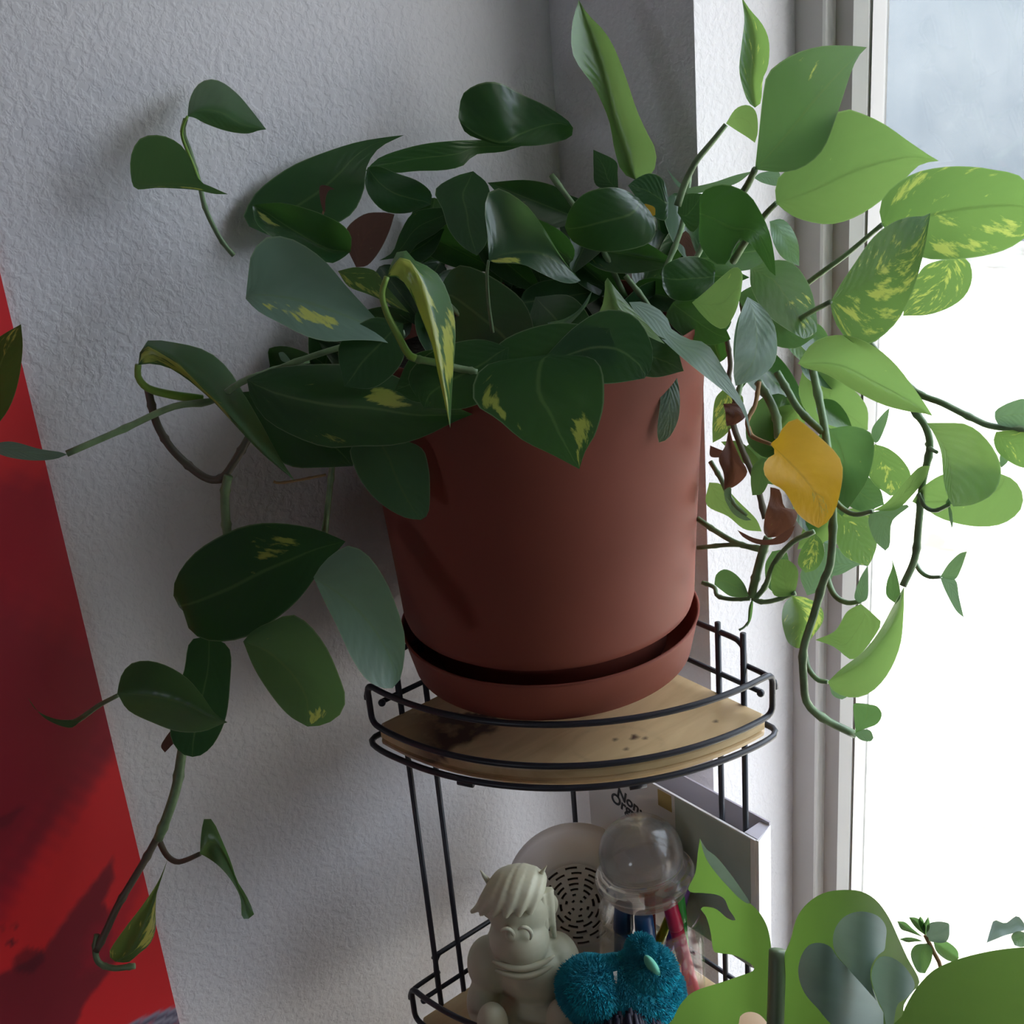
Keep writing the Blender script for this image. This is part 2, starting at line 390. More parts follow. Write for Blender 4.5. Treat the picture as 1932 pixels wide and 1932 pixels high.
fence = box('garden_wall', M_FENCE, (-25, 25, 6.9, 7.1, GZ, GZ+3.0), label='pale blue-grey stucco wall far outside the window', category='wall')
# ------------------------------------------------------------------ red poster on the left wall
def poster():
    y1, z0, z1, y0 = -.5845, -.62, 1.0, -1.15
    ny, nz = 160, 440
    me = bpy.data.meshes.new('painting')
    ys = np.linspace(y0, y1, ny+1); zs = np.linspace(z0, z1, nz+1)
    vs = [(.004, y, z) for z in zs for y in ys]; fs = []
    W = ny+1
    for j in range(nz):
        for i in range(ny): fs.append((j*W+i, j*W+i+1, (j+1)*W+i+1, (j+1)*W+i))
    k = len(vs)
    vs += [(.001, y0, z0), (.001, y1, z0), (.001, y1, z1), (.001, y0, z1)]
    fs += [(k+3, k+2, k+1, k), (k, k+1, ny, 0), (k+1, k+2, nz*W+ny, ny), (k+2, k+3, nz*W, nz*W+ny), (k+3, k, 0, nz*W)]
    me.from_pydata(vs, [], fs); me.update()
    a = me.color_attributes.new('paint', 'FLOAT_COLOR', 'POINT')
    def seg_d(px, py, poly):   # signed distance-ish to polygon (negative inside), numpy
        d = np.full(px.shape, 1e9); ins = np.zeros(px.shape, bool); n = len(poly)
        for i in range(n):
            x1, y1_ = poly[i]; x2, y2 = poly[(i+1) % n]
            dx, dy = x2-x1, y2-y1_
            t = np.clip(((px-x1)*dx+(py-y1_)*dy)/(dx*dx+dy*dy), 0, 1)
            d = np.minimum(d, np.hypot(px-x1-t*dx, py-y1_-t*dy))
            ins ^= ((y1_ > py) != (y2 > py)) & (px < (x2-x1)*(py-y1_)/(y2-y1_+1e-9)+x1)
        return np.where(ins, -d, d)
    P = np.array([to_px(v) for v in vs]); px, py = P[:, 0], P[:, 1]
    wob = 6*np.sin(px*.11+py*.05)+5*np.sin(py*.17-px*.09)
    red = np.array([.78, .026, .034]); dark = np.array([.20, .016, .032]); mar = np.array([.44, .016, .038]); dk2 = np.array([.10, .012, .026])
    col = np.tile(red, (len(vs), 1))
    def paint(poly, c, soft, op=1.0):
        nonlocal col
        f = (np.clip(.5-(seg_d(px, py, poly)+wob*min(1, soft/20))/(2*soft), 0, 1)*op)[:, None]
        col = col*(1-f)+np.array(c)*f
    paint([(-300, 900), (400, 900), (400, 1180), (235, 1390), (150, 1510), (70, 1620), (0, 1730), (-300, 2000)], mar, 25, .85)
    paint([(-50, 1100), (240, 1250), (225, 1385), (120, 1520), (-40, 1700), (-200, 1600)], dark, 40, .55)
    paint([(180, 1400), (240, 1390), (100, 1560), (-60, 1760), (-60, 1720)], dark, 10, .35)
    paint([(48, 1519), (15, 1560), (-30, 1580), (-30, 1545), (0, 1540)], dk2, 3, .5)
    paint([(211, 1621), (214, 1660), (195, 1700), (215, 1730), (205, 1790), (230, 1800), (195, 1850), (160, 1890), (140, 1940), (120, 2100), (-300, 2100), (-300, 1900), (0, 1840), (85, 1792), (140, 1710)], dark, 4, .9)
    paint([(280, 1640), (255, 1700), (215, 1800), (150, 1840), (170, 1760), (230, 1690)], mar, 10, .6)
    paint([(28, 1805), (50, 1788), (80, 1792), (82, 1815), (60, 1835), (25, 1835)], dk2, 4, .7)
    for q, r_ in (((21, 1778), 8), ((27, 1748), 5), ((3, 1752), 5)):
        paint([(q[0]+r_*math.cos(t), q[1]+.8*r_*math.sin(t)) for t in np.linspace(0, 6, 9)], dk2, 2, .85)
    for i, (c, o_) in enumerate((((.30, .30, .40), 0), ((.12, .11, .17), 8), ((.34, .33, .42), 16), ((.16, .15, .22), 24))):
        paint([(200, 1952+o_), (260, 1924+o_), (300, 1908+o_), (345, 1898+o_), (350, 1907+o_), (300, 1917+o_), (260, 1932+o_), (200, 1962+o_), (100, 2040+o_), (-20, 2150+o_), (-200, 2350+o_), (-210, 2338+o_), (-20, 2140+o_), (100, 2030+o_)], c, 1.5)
    a.data.foreach_set('color', np.c_[col, np.ones(len(vs))].astype('f').ravel())
    m = bpy.data.materials.new('painted_canvas'); m.use_nodes = True
    t = NT(m); b = t.n['Principled BSDF']; at_ = t.add('ShaderNodeAttribute'); at_.attribute_name = 'paint'
    t.link(at_.outputs['Color'], b.inputs['Base Color']); b.inputs['Roughness'].default_value = .38
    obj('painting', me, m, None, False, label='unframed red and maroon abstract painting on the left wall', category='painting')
poster()

# ------------------------------------------------------------------ corner shelf
OX, OY, SR = .10, -.1061, .2634
Z2 = -.368
shelf = thing('corner_shelf', 'black wire corner shelf with pale wooden boards in the room corner', 'shelf', (OX, OY, FZ))
def arc(R, z, n=40, a0=0, a1=90):
    return [Vector((OX+R*math.cos(math.radians(a)), OY-R*math.sin(math.radians(a)), z)) for a in np.linspace(a0, a1, n)]
def board(z, main):
    th = .019; bm = bmesh.new()
    rr = .012
    outline = [Vector((OX, OY, 0))] + [Vector((OX+SR-rr*.6, OY, 0))] + arc(SR, 0, 60, 2, 88) + [Vector((OX, OY-SR+rr*.6, 0))]
    cen = Vector((OX+.1, OY-.1, 0))
    rings = []
    for (ins, zz) in ((.004, z-th), (.0005, z-th+.003), (0, z-th+.006), (.0035, z-th+.0075), (.0035, z-.0105), (0, z-.009), (0, z-.003), (.001, z-.001), (.0035, z)):
        rings.append([bm.verts.new((p.x+(cen.x-p.x)*ins/.2, p.y+(cen.y-p.y)*ins/.2, zz)) for p in outline])
    for A, B in zip(rings[:-1], rings[1:]):
        n = len(A)
        for k in range(n): bm.faces.new((A[k], A[(k+1) % n], B[(k+1) % n], B[k]))
    bm.faces.new(rings[0][::-1])
    # top as fine grid for the water stain
    top = [Vector(v.co[:2]) for v in rings[-1]]
    g = .004; pts = [tuple(p) for p in top]; ne = len(pts)
    edges = [(i, (i+1) % ne) for i in range(ne)]
    if main:
        for i in range(1, int(SR/g)):
            for j in range(1, int(SR/g)):
                if (i*i+j*j)**.5*g < SR-.008: pts.append((OX+i*g+.001*(j % 2), OY-j*g))
    r = delaunay_2d_cdt([Vector(p) for p in pts], edges, [], 1, 1e-6)
    vm = [bm.verts.new((v.x, v.y, z)) for v in r[0]]
    for f in r[2]: bm.faces.new([vm[i] for i in f])
    bmesh.ops.remove_doubles(bm, verts=bm.verts, dist=1e-5)
    bmesh.ops.recalc_face_normals(bm, faces=bm.faces)
    o = obj('shelf_board', bm, M_WOOD, shelf, False)
    a = o.data.attributes.new('stain', 'FLOAT', 'POINT'); vals = []
    spots = [(1198, 1390, 5), (1193, 1394, 4), (1160, 1394, 3), (1151, 1415, 3), (1234, 1408, 3), (1352, 1360, 2.5), (1180, 1391, 2), (1218, 1394, 2), (1183, 1413, 1.6)]
    for v in o.data.vertices:
        x, y = to_px(v.co); s = 0
        if main and v.co.z > z-.02:
            wob = 5*math.sin(x*.13)+4*math.sin(y*.2+x*.05)
            e = (y+wob*.4) - (1372+(945-x)*.52) # diagonal lower-right edge of the dark stain
            if x < 965 and y > 1345: s = max(0, min(1, (945-x+wob)/14))*max(0, min(1, (1392+(900-x)*.6-y+wob)/10+.5))*max(0, min(1, (x-760)/70))
            for (sx, sy, sr) in spots: s = max(s, 1 if math.hypot(x-sx, (y-sy)*1.6) < sr else 0)
            ring = abs(math.hypot((x-1165)/86, (y-1407)/36)-1)
            if y < 1450: s = max(s, max(0, .16*(1-ring/.07)))
            s = max(s, .14*max(0, 1-math.hypot((x-1060)/50, (y-1412)/18)))
        vals.append(s)
    a.data.foreach_set('value', vals)
def wire(name, pts, r=.0030, closed=False, seg=10, **kw):
    bm = bmesh.new(); tube_bm(bm, pts, r, seg, closed); return obj(name, bm, M_WIRE, shelf, True, **kw)
def corner(p0, p1, p2, r=.010, n=6):
    a = p1+(p0-p1).normalized()*r; b = p1+(p2-p1).normalized()*r
    return [(a.lerp(p1, t)).lerp(p1.lerp(b, t), t) for t in np.linspace(0, 1, n)]
def tier(z, main):
    board(z, main)
    hi, lo = z+.047, z+.004; Rg = SR+.002
    A, B = arc(Rg, hi, 44, 0, 90), arc(Rg, lo, 44, 90, 0)
    pts = A[2:-2]+corner(A[-3], A[-1], B[0])+corner(A[-1], B[0], B[2])+B[2:-2]+corner(B[-3], B[-1], A[0])+corner(B[-1], A[0], A[2])
    wire('guard_rail', pts, closed=True)
    # support ring under the board, rounded round its ends
    Rb = SR+.010; zz = z-.0135
    S = arc(Rb, zz, 50, 2.0, 88.0)
    e0 = [Vector((OX+.15, OY+.003, zz)), Vector((OX+SR-.01, OY+.003, zz))]
    e1 = [Vector((OX-.003, OY-SR+.01, zz)), Vector((OX-.003, OY-.15, zz))]
    wire('support_ring', spline([*e0, Vector((OX+SR+.006, OY-.001, zz)), *S[1:-1:4], S[-2], Vector((OX+.001, OY-SR-.006, zz)), *e1], 90))
    # side rails
    for side in (0, 1):
        def P(s, off, zz):
            return Vector((OX+s, OY+off, zz)) if side == 0 else Vector((OX-off, OY-s, zz))
        top = z+.066; s0 = .171 if main else .03
        pts = [P(s0, .001, top), P(s0+.02, .001, top)]
        pts += [P(.218, .001, top), P(.226, .001, top-.002), P(.2308, .001, top-.010), P(.2315, .001, z+.02)]
        wire('side_rail', spline(pts, 40), .0028)
        wire('side_rail', [P(.02, .001, z+.021), P(.252, .001, z+.021)], .0026)
        wire('side_rail', spline([P(.226, .004, z+.040), P(.255, .004, z+.039), P(.264, .004, z+.036), P(.2655, .004, z+.029)], 14), .0026)
        bm = bmesh.new(); bmesh.ops.create_uvsphere(bm, u_segments=10, v_segments=8, radius=.0038, matrix=Matrix.Translation(P(.2525, -.001, z+.021)))
        obj('wire_stub', bm, M_WIRE, shelf)
    for a in (30, 63):   # small clips under the ring
        c = arc(Rb-.001, zz-.004, 2, a, a+3.2)
        wire('clip', c, .0036)
tier(0, True); tier(Z2, False); tier(2*Z2, False)
for side in (0, 1):
    for s, zt in ((.2005, .076), (.2313, .0755), (.0235, -.012)):
        p = (OX+s, OY-.0045) if side == 0 else (OX+.0045, OY-s)
        p = (p[0], OY+.0) if side == 0 else (OX-.0, p[1])
        wire('leg', [Vector((*p, FZ)), Vector((*p, zt))], .0029)

# ------------------------------------------------------------------ potted pothos
PX, PY = .1823, -.2106
PB = .049
plant = thing('potted_pothos', 'trailing pothos in a terracotta pot and saucer on the corner shelf', 'potted plant', (PX, PY, PB))
bm = bmesh.new()   # saucer, hollow
lathe_bm(bm, [(0, 0), (.128, 0), (.1325, .002), (.1405, .0385), (.1418, .041), (.1400, .042), (.1385, .040), (.131, .006), (0, .005)], (PX, PY, PB), 96)
obj('saucer', bm, M_TERRA, plant)
bm = bmesh.new()
PT = .375
lathe_bm(bm, [(0, .006), (.104, .006), (.110, .010), (.1125, .040), (.120, .0470), (.130, .0500), (.1350, .0535), (.1372, .061), (.1392, .10), (.1445, .18), (.1505, .26), (.1545, .312), (.1552, .320), (.1545, .323), (.1535, .3235), (.152, .3225), (.145, .26), (.13, .10), (0, .09)], (PX, PY, PB), 96)
obj('pot', bm, M_TERRA, plant)
M_SOIL = mat('dark_potting_soil', (.035, .024, .018), .95, bump=[(90, 1, .01)])
bm = bmesh.new(); bmesh.ops.create_circle(bm, cap_ends=True, radius=.1475, segments=64, matrix=Matrix.Translation((PX, PY, PB+.29)))
obj('soil', bm, M_SOIL, plant, False)

NR, NC = 18, 4
def leaf(c, base, tip, L, R, m='g', d=1.0, rib=None, tilt=0, fold=0, bulge=0, pet=None, pr=4, pm=None, patch=None, parent=None, name='leaf', label=None, wave=0):
    """c crop the coordinates were read in; d = (depth at base, depth at tip); tilt/fold/bulge in metres"""
    parent = parent or plant
    d = d if isinstance(d, tuple) else (d, d)
    T = lambda p: Vector((*tr(c, p), 0))
    b, t = T(base), T(tip)
    Lc = spline([b]+[T(p) for p in L]+[t], NR+1); Rc = spline([b]+[T(p) for p in R]+[t], NR+1)
    if rib: Mc = spline([b]+[T(p) for p in rib]+[t], NR+1)
    else: Mc = [(Lc[i]+Rc[i])*.5 for i in range(NR+1)]
    wmax = max((Lc[i]-Rc[i]).length for i in range(NR+1)) or 1
    bm = bmesh.new(); uvl = bm.loops.layers.uv.new('UVMap'); grid = []; uvs = {}
    pl = bm.verts.layers.float.new('patch')
    for i in range(NR+1):
        s = i/NR; row = []
        wl = (Lc[i]-Mc[i]).length; wr = (Rc[i]-Mc[i]).length
        for j in range(-NC, NC+1):
            u = j/NC
            p = Mc[i].lerp(Lc[i], -u) if u < 0 else Mc[i].lerp(Rc[i], u)
            ww = (wl if u < 0 else wr)/wmax*2
            D = d[0]+(d[1]-d[0])*s + tilt*u*ww*.5 - fold*(abs(u)**1.3)*min(ww, 1.2) + bulge*math.sin(math.pi*s) + wave*math.sin(s*9+u*2)*abs(u)*ww
            q = at(p.x, p.y, D); q.x = max(q.x, .008)
            if q.x < XO+.006: q.y = min(q.y, -.008)
            v = bm.verts.new(q); row.append(v); uvs[v] = ((u+1)/2, s)
            if patch:
                for (ua, ub, sa, sb, st) in patch:
                    e = min(u-ua, ub-u, (s-sa)*1.5, (sb-s)*1.5)
                    v[pl] = max(v[pl], st*max(0, min(1, e/.12+.3)))
        grid.append(row)
    for i in range(NR):
        for j in range(2*NC):
            f = bm.faces.new((grid[i][j], grid[i][j+1], grid[i+1][j+1], grid[i+1][j]))
            for lp in f.loops: lp[uvl].uv = uvs[lp.vert]
    bmesh.ops.remove_doubles(bm, verts=bm.verts, dist=2e-5)
    o = obj(name, bm, LM[m], parent)
    if label: o['label'] = label
    if pet:
        pts = [T(q[:2]) for q in pet]; n = len(pts)
        d1 = pet[-1][2] if len(pet[-1]) > 2 else d[0]+.03
        sp = spline(pts, 16)
        P3 = [at(q.x, q.y, d[0]+(d1-d[0])*k/15) for k, q in enumerate(sp)]
        bm2 = bmesh.new(); tube_bm(bm2, P3, [1.2*pr/FPX*d[0]*(.75+.35*k/15) for k in range(16)], 8)
        obj('petiole', bm2, pm or STEM, o)
    return o
def vine(c, pts, d, rpx, m=STEM, name='vine', parent=None, nodes=True):
    T = lambda p: Vector((*tr(c, p[:2]), 0))
    n = max(12, 5*len(pts)); sp = spline([T(p) for p in pts], n)
    dd = d if isinstance(d, (list, tuple)) else [d, d]
    P3 = []; rr = []
    for k, q in enumerate(sp):
        t = k/(n-1)*(len(dd)-1); i = min(int(t), len(dd)-2); D = dd[i]+(dd[i+1]-dd[i])*(t-i)
        P3.append(at(q.x, q.y, D)); rr.append(1.18*rpx/FPX*D*(1+(.22 if nodes and k % 9 == 4 else 0)))
    bm = bmesh.new(); tube_bm(bm, P3, rr, 9); return obj(name, bm, m, parent or plant)

# A: the two leaves by the wall, upper left
leaf('A', (1140, 385), (1618, 465), [(1150, 290), (1190, 205), (1255, 162), (1340, 172), (1440, 245), (1530, 350)], [(1185, 395), (1250, 430), (1380, 475), (1500, 490), (1575, 470)], 'g', (1.0, 1.02), rib=[(1230, 345), (1350, 365), (1460, 430)], fold=-.018, tilt=-.02, wave=.003,
     pet=[(1140, 385), (1115, 430), (1105, 500), (1140, 600), (1180, 700), (1210, 790)], pr=3, pm=STEMY)
leaf('A', (800, 780), (1385, 858), [(790, 680), (805, 590), (850, 520), (920, 498), (1010, 508), (1100, 560), (1160, 650), (1205, 770), (1290, 815)], [(830, 828), (950, 820), (1080, 824), (1200, 834), (1300, 856)], 'g', (1.0, 1.03), rib=[(900, 800), (1080, 800), (1200, 812)], tilt=.03, patch=[(.3, 1, .1, .8, .8)])
vine('A', [(1420, 1230), (1340, 1130), (1250, 950), (1210, 785), (1155, 600), (1112, 480), (1128, 400)], [1.06, 1.01], 4, STEM)
# B: crown, left half
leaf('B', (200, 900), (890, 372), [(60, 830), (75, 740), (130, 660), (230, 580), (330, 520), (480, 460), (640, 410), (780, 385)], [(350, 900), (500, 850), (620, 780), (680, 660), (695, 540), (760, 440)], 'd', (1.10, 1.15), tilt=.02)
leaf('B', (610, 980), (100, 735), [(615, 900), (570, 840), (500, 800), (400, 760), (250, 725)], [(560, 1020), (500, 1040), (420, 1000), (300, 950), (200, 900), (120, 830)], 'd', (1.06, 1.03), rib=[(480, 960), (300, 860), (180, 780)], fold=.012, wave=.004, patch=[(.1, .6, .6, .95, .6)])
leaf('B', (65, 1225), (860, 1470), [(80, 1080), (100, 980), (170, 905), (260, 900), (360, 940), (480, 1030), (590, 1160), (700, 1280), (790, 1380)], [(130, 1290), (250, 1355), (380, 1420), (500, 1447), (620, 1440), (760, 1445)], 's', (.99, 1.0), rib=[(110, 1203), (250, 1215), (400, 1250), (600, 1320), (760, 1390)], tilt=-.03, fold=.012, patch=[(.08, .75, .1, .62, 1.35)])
leaf('B', (800, 1110), (1130, 1900), [(825, 1105), (870, 1120), (910, 1170), (950, 1250), (990, 1350), (1035, 1470), (1065, 1610), (1095, 1740)], [(815, 1060), (850, 985), (880, 957), (930, 1005), (960, 1035), (1040, 1070), (1100, 1150), (1145, 1280), (1158, 1400), (1150, 1550), (1140, 1700)], 'v', (.925, .93), rib=[(830, 1060), (880, 1010), (930, 1040), (975, 1120), (1000, 1200), (1025, 1310), (1055, 1460), (1085, 1620), (1110, 1760)], fold=-.015, tilt=.02, patch=[(-1, .05, -.1, 1.1, 1.5), (.4, 1, .5, .8, 1.0)],  # left-half patch paints in the backlit yellow-green
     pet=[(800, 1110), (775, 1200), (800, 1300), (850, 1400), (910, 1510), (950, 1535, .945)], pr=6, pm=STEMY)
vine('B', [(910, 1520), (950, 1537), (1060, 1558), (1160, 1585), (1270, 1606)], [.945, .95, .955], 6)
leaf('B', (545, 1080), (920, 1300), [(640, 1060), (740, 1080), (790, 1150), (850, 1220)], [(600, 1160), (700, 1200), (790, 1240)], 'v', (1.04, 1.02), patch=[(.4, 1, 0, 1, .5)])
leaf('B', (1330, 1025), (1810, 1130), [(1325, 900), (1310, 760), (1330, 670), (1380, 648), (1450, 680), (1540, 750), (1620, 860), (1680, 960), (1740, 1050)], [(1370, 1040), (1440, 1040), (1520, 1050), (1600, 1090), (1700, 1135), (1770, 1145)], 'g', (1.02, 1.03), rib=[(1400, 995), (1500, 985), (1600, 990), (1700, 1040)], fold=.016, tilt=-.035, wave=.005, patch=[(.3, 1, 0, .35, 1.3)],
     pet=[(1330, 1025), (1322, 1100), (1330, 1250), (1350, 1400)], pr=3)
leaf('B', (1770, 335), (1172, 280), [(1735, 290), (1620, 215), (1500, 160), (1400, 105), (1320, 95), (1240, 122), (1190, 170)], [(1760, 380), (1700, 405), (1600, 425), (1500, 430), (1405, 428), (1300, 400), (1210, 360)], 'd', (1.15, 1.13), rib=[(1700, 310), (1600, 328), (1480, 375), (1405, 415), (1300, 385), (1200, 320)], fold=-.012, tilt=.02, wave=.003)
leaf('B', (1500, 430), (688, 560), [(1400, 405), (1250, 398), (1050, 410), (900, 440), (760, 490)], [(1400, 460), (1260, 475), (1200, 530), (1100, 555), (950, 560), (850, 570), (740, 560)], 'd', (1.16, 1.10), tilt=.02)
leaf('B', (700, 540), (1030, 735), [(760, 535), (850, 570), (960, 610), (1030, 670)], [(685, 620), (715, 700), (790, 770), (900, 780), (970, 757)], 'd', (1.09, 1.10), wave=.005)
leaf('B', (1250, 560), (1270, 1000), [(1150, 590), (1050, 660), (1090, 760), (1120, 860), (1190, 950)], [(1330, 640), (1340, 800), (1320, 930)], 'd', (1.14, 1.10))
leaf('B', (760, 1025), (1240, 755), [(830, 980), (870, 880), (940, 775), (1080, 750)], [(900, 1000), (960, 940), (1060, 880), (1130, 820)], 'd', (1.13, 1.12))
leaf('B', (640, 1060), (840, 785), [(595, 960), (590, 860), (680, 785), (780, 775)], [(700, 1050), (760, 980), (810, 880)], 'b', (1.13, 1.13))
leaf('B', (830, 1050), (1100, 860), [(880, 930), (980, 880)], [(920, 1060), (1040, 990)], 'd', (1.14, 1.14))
leaf('B', (470, 770), (530, 655), [(455, 720), (450, 640), (490, 636)], [(478, 770), (482, 700), (500, 660)], 'b', (1.07, 1.07), pet=[(470, 770), (466, 790), (470, 820)], pr=2, pm=STEMD)
leaf('B', (1280, 1460), (1490, 1235), [(1330, 1400), (1420, 1300)], [(1400, 1450), (1520, 1440), (1500, 1340)], 'b', (1.09, 1.08))
leaf('B', (1680, 1417), (1872, 1178), [(1665, 1370), (1636, 1350), (1720, 1330), (1800, 1280)], [(1700, 1400), (1760, 1350), (1840, 1260)], 's', (1.0, 1.0), fold=.005)
leaf('B', (1560, 1620), (1640, 1440), [(1540, 1570), (1590, 1500)], [(1640, 1600), (1645, 1520)], 'b', (1.03, 1.02))
# D: left flank
leaf('D', (980, 300), (1430, 600), [(1150, 290), (1320, 330), (1430, 430)], [(1030, 430), (1090, 540), (1180, 602), (1300, 606)], 'd', (1.03, 1.02))
leaf('D', (1000, 250), (1915, 390), [(1100, 205), (1250, 188), (1430, 190), (1580, 225), (1700, 290), (1800, 340)], [(1020, 330), (1100, 430), (1300, 520), (1450, 520), (1600, 515), (1720, 480), (1830, 425)], 'd', (1.0, .98), tilt=-.03, fold=-.01, patch=[(-.7, 0, .5, .75, .9), (.3, .9, .3, .5, .7)])
leaf('D', (1560, 480), (1705, 818), [(1425, 515), (1437, 610), (1490, 700), (1560, 765), (1640, 808)], [(1700, 520), (1735, 600), (1742, 700), (1735, 790)], 'g', (1.0, 1.02), tilt=.02)
leaf('D', (560, 190), (1195, 660), [(600, 185), (680, 200), (760, 250), (820, 300), (870, 345), (950, 432), (1060, 548)], [(590, 95), (700, 98), (830, 130), (920, 200), (990, 310), (1060, 430), (1130, 560)], 'g', (1.0, .98), rib=[(578, 110), (650, 135), (720, 180), (800, 260), (880, 338), (960, 425), (1060, 535)], fold=-.02, tilt=.03, patch=[(-1, 0, 0, .6, 1.2)],  # lower half coloured by patch as if light came through it
     pet=[(560, 190), (560, 240), (600, 285), (690, 310), (820, 330)], pr=7, pm=STEMY)
vine('D', [(1250, 170), (1000, 250), (860, 335), (700, 360), (500, 450), (270, 550)], [1.03, 1.0, .97], 5.5)
vine('D', [(1640, 60), (1450, 100), (1250, 160), (1000, 255)], [1.02, 1.02], 5)
leaf('D', (-60, 520), (272, 553), [(40, 500), (160, 530), (240, 542)], [(20, 560), (130, 577), (220, 572)], 's', (.97, .98), name='leaf_sheath')
leaf('D', (-90, 480), (85, 25), [(-130, 300), (-70, 140), (0, 75)], [(-20, 440), (40, 360), (76, 250), (92, 120)], 'd', (.97, .96), tilt=-.02, patch=[(-1, .2, .6, 1, .7)])
leaf('D', (1130, 150), (1180, 175), [(1130, 140), (1150, 140)], [(1140, 172), (1160, 180)], 's', (1.03, 1.03))
vine('D', [(600, 290), (620, 380), (645, 450), (700, 535), (790, 620), (855, 655), (905, 642), (950, 580), (1010, 480)], [1.02, 1.04, 1.03], 6.5, STEMB)
vine('D', [(925, 640), (912, 700), (912, 780), (922, 880), (950, 1000)], [1.03, 1.06], 7.5)
vine('D', [(1350, 560), (1335, 700), (1315, 880)], [1.06, 1.08], 5)
vine('D', [(1108, 662), (1130, 668), (1200, 658), (1320, 635)], [1.05, 1.06], 2.2, STEMD)
leaf('D', (1400, 905), (725, 1170), [(1280, 855), (1120, 830), (990, 842), (880, 890), (790, 950), (725, 1030), (700, 1110)], [(1290, 1035), (1210, 1140), (1110, 1225), (990, 1295), (860, 1310), (770, 1270), (765, 1215)], 'd', (1.05, 1.08), tilt=.03, bulge=-.015, patch=[(-.8, 0, .2, .5, .7)])
leaf('D', (1270, 1050), (1590, 1500), [(1310, 1140), (1370, 1260), (1420, 1370), (1480, 1460), (1540, 1497)], [(1310, 990), (1370, 940), (1420, 922), (1490, 960), (1560, 1060), (1610, 1180), (1640, 1290), (1635, 1400), (1615, 1480)], 's', (1.03, 1.0), rib=[(1400, 1140), (1500, 1240), (1570, 1350), (1600, 1440)], tilt=.025, fold=.006, patch=[(.85, 1.1, .5, 1, 1)])
leaf('D', (985, 1310), (1245, 1655), [(1030, 1420), (1100, 1530), (1170, 1610)], [(1030, 1262), (1110, 1225), (1180, 1200), (1250, 1240), (1320, 1330), (1370, 1440), (1400, 1540), (1375, 1610), (1310, 1648)], 'g', (1.07, 1.04), rib=[(1080, 1350), (1180, 1440), (1240, 1540)], tilt=-.01, fold=.008, patch=[(0, .6, .8, 1, 1.2)])
leaf('D', (850, 1290), (780, 1778), [(770, 1310), (745, 1430), (700, 1560), (690, 1690), (730, 1760)], [(930, 1340), (932, 1480), (915, 1620), (870, 1720), (820, 1768)], 'd', (1.10, 1.10), tilt=.015)
leaf('D', (700, 1660), (668, 1760), [(670, 1700), (652, 1735)], [(720, 1700), (692, 1735)], 'b', (1.10, 1.10))
leaf('D', (475, 1520), (922, 1638), [(490, 1450), (530, 1400), (600, 1388), (680, 1410), (760, 1460), (820, 1530), (870, 1600)], [(520, 1590), (620, 1640), (720, 1675), (820, 1675), (885, 1650)], 'g', (1.05, 1.05), rib=[(600, 1530), (740, 1560), (840, 1610)], fold=.014, wave=.003,
     pet=[(478, 1528), (400, 1570), (310, 1632), (250, 1640)], pr=4.5)
leaf('D', (330, 1630), (110, 1535), [(230, 1625), (150, 1590)], [(280, 1660), (180, 1620)], 'g', (1.06, 1.05))
vine('N', [(1180, -100), (1110, 200), (1075, 420), (1020, 600), (960, 752)], [1.10, 1.12, 1.13], 8)
vine('N', [(958, 740), (860, 915), (720, 1150), (640, 1320), (582, 1430)], [1.13, 1.14], 6, STEMB)
vine('N', [(590, 1330), (578, 1420), (600, 1500), (690, 1535), (820, 1522)], [1.14, 1.14], 5, STEM)
leaf('N', (1215, 840), (1510, 1235), [(1270, 870), (1340, 925), (1410, 1010), (1460, 1110), (1470, 1225)], [(1220, 740), (1235, 640), (1258, 615), (1300, 650), (1350, 760), (1400, 880), (1440, 1000), (1500, 1100), (1545, 1215)], 'g', (1.13, 1.12), fold=.012, tilt=.02,
     pet=[(1215, 840), (1130, 878), (1070, 888), (1010, 845), (962, 750)], pr=5, pm=STEMB)
leaf('N', (700, 1495), (1020, 870), [(662, 1440), (760, 1290), (860, 1160), (960, 1010)], [(780, 1500), (840, 1450), (910, 1390), (945, 1300), (945, 1180), (958, 1050)], 'v', (1.13, 1.14), rib=[(810, 1430), (870, 1300), (935, 1130)], fold=-.012, patch=[(.2, 1, .2, .7, .7)])  # right-side patch stands in for silvery gloss
# C: crown, right half and the leaves by the window
leaf('C', (330, 745), (92, 0), [(270, 710), (240, 620), (220, 510), (190, 430), (150, 350), (90, 270), (62, 200), (66, 90)], [(380, 735), (408, 690), (410, 620), (370, 540), (330, 450), (290, 330), (240, 200), (190, 120), (130, 60)], 'y', (1.14, 1.10), rib=[(290, 650), (240, 500), (200, 330), (150, 160)], fold=.012, pet=[(330, 745), (330, 800), (350, 900)], pr=4)
leaf('C', (820, 445), (765, -12), [(795, 425), (775, 380), (755, 290), (765, 180), (776, 80)], [(845, 420), (852, 330), (875, 270), (878, 170), (850, 100), (800, 40)], 'v', (1.08, 1.08), fold=.01)
leaf('C', (700, 510), (820, 590), [(740, 450), (790, 434), (825, 465), (832, 540)], [(745, 540), (785, 565)], 'y', (1.06, 1.04), pet=[(700, 515), (640, 590), (575, 670), (530, 760), (500, 850)], pr=5.5)
leaf('C', (820, 700), (1283, 195), [(835, 560), (852, 400), (870, 310), (920, 260), (1000, 215), (1100, 190), (1200, 188)], [(930, 712), (1020, 690), (1100, 620), (1150, 500), (1190, 380), (1220, 290), (1250, 230)], 'g', (1.0, 1.03), rib=[(930, 580), (1080, 400), (1200, 270)], tilt=-.02, bulge=-.01, patch=[(-1, 0, .6, .9, .35)],
     pet=[(820, 700), (780, 780, 1.0), (700, 880), (640, 1000, 1.14)], pr=7)
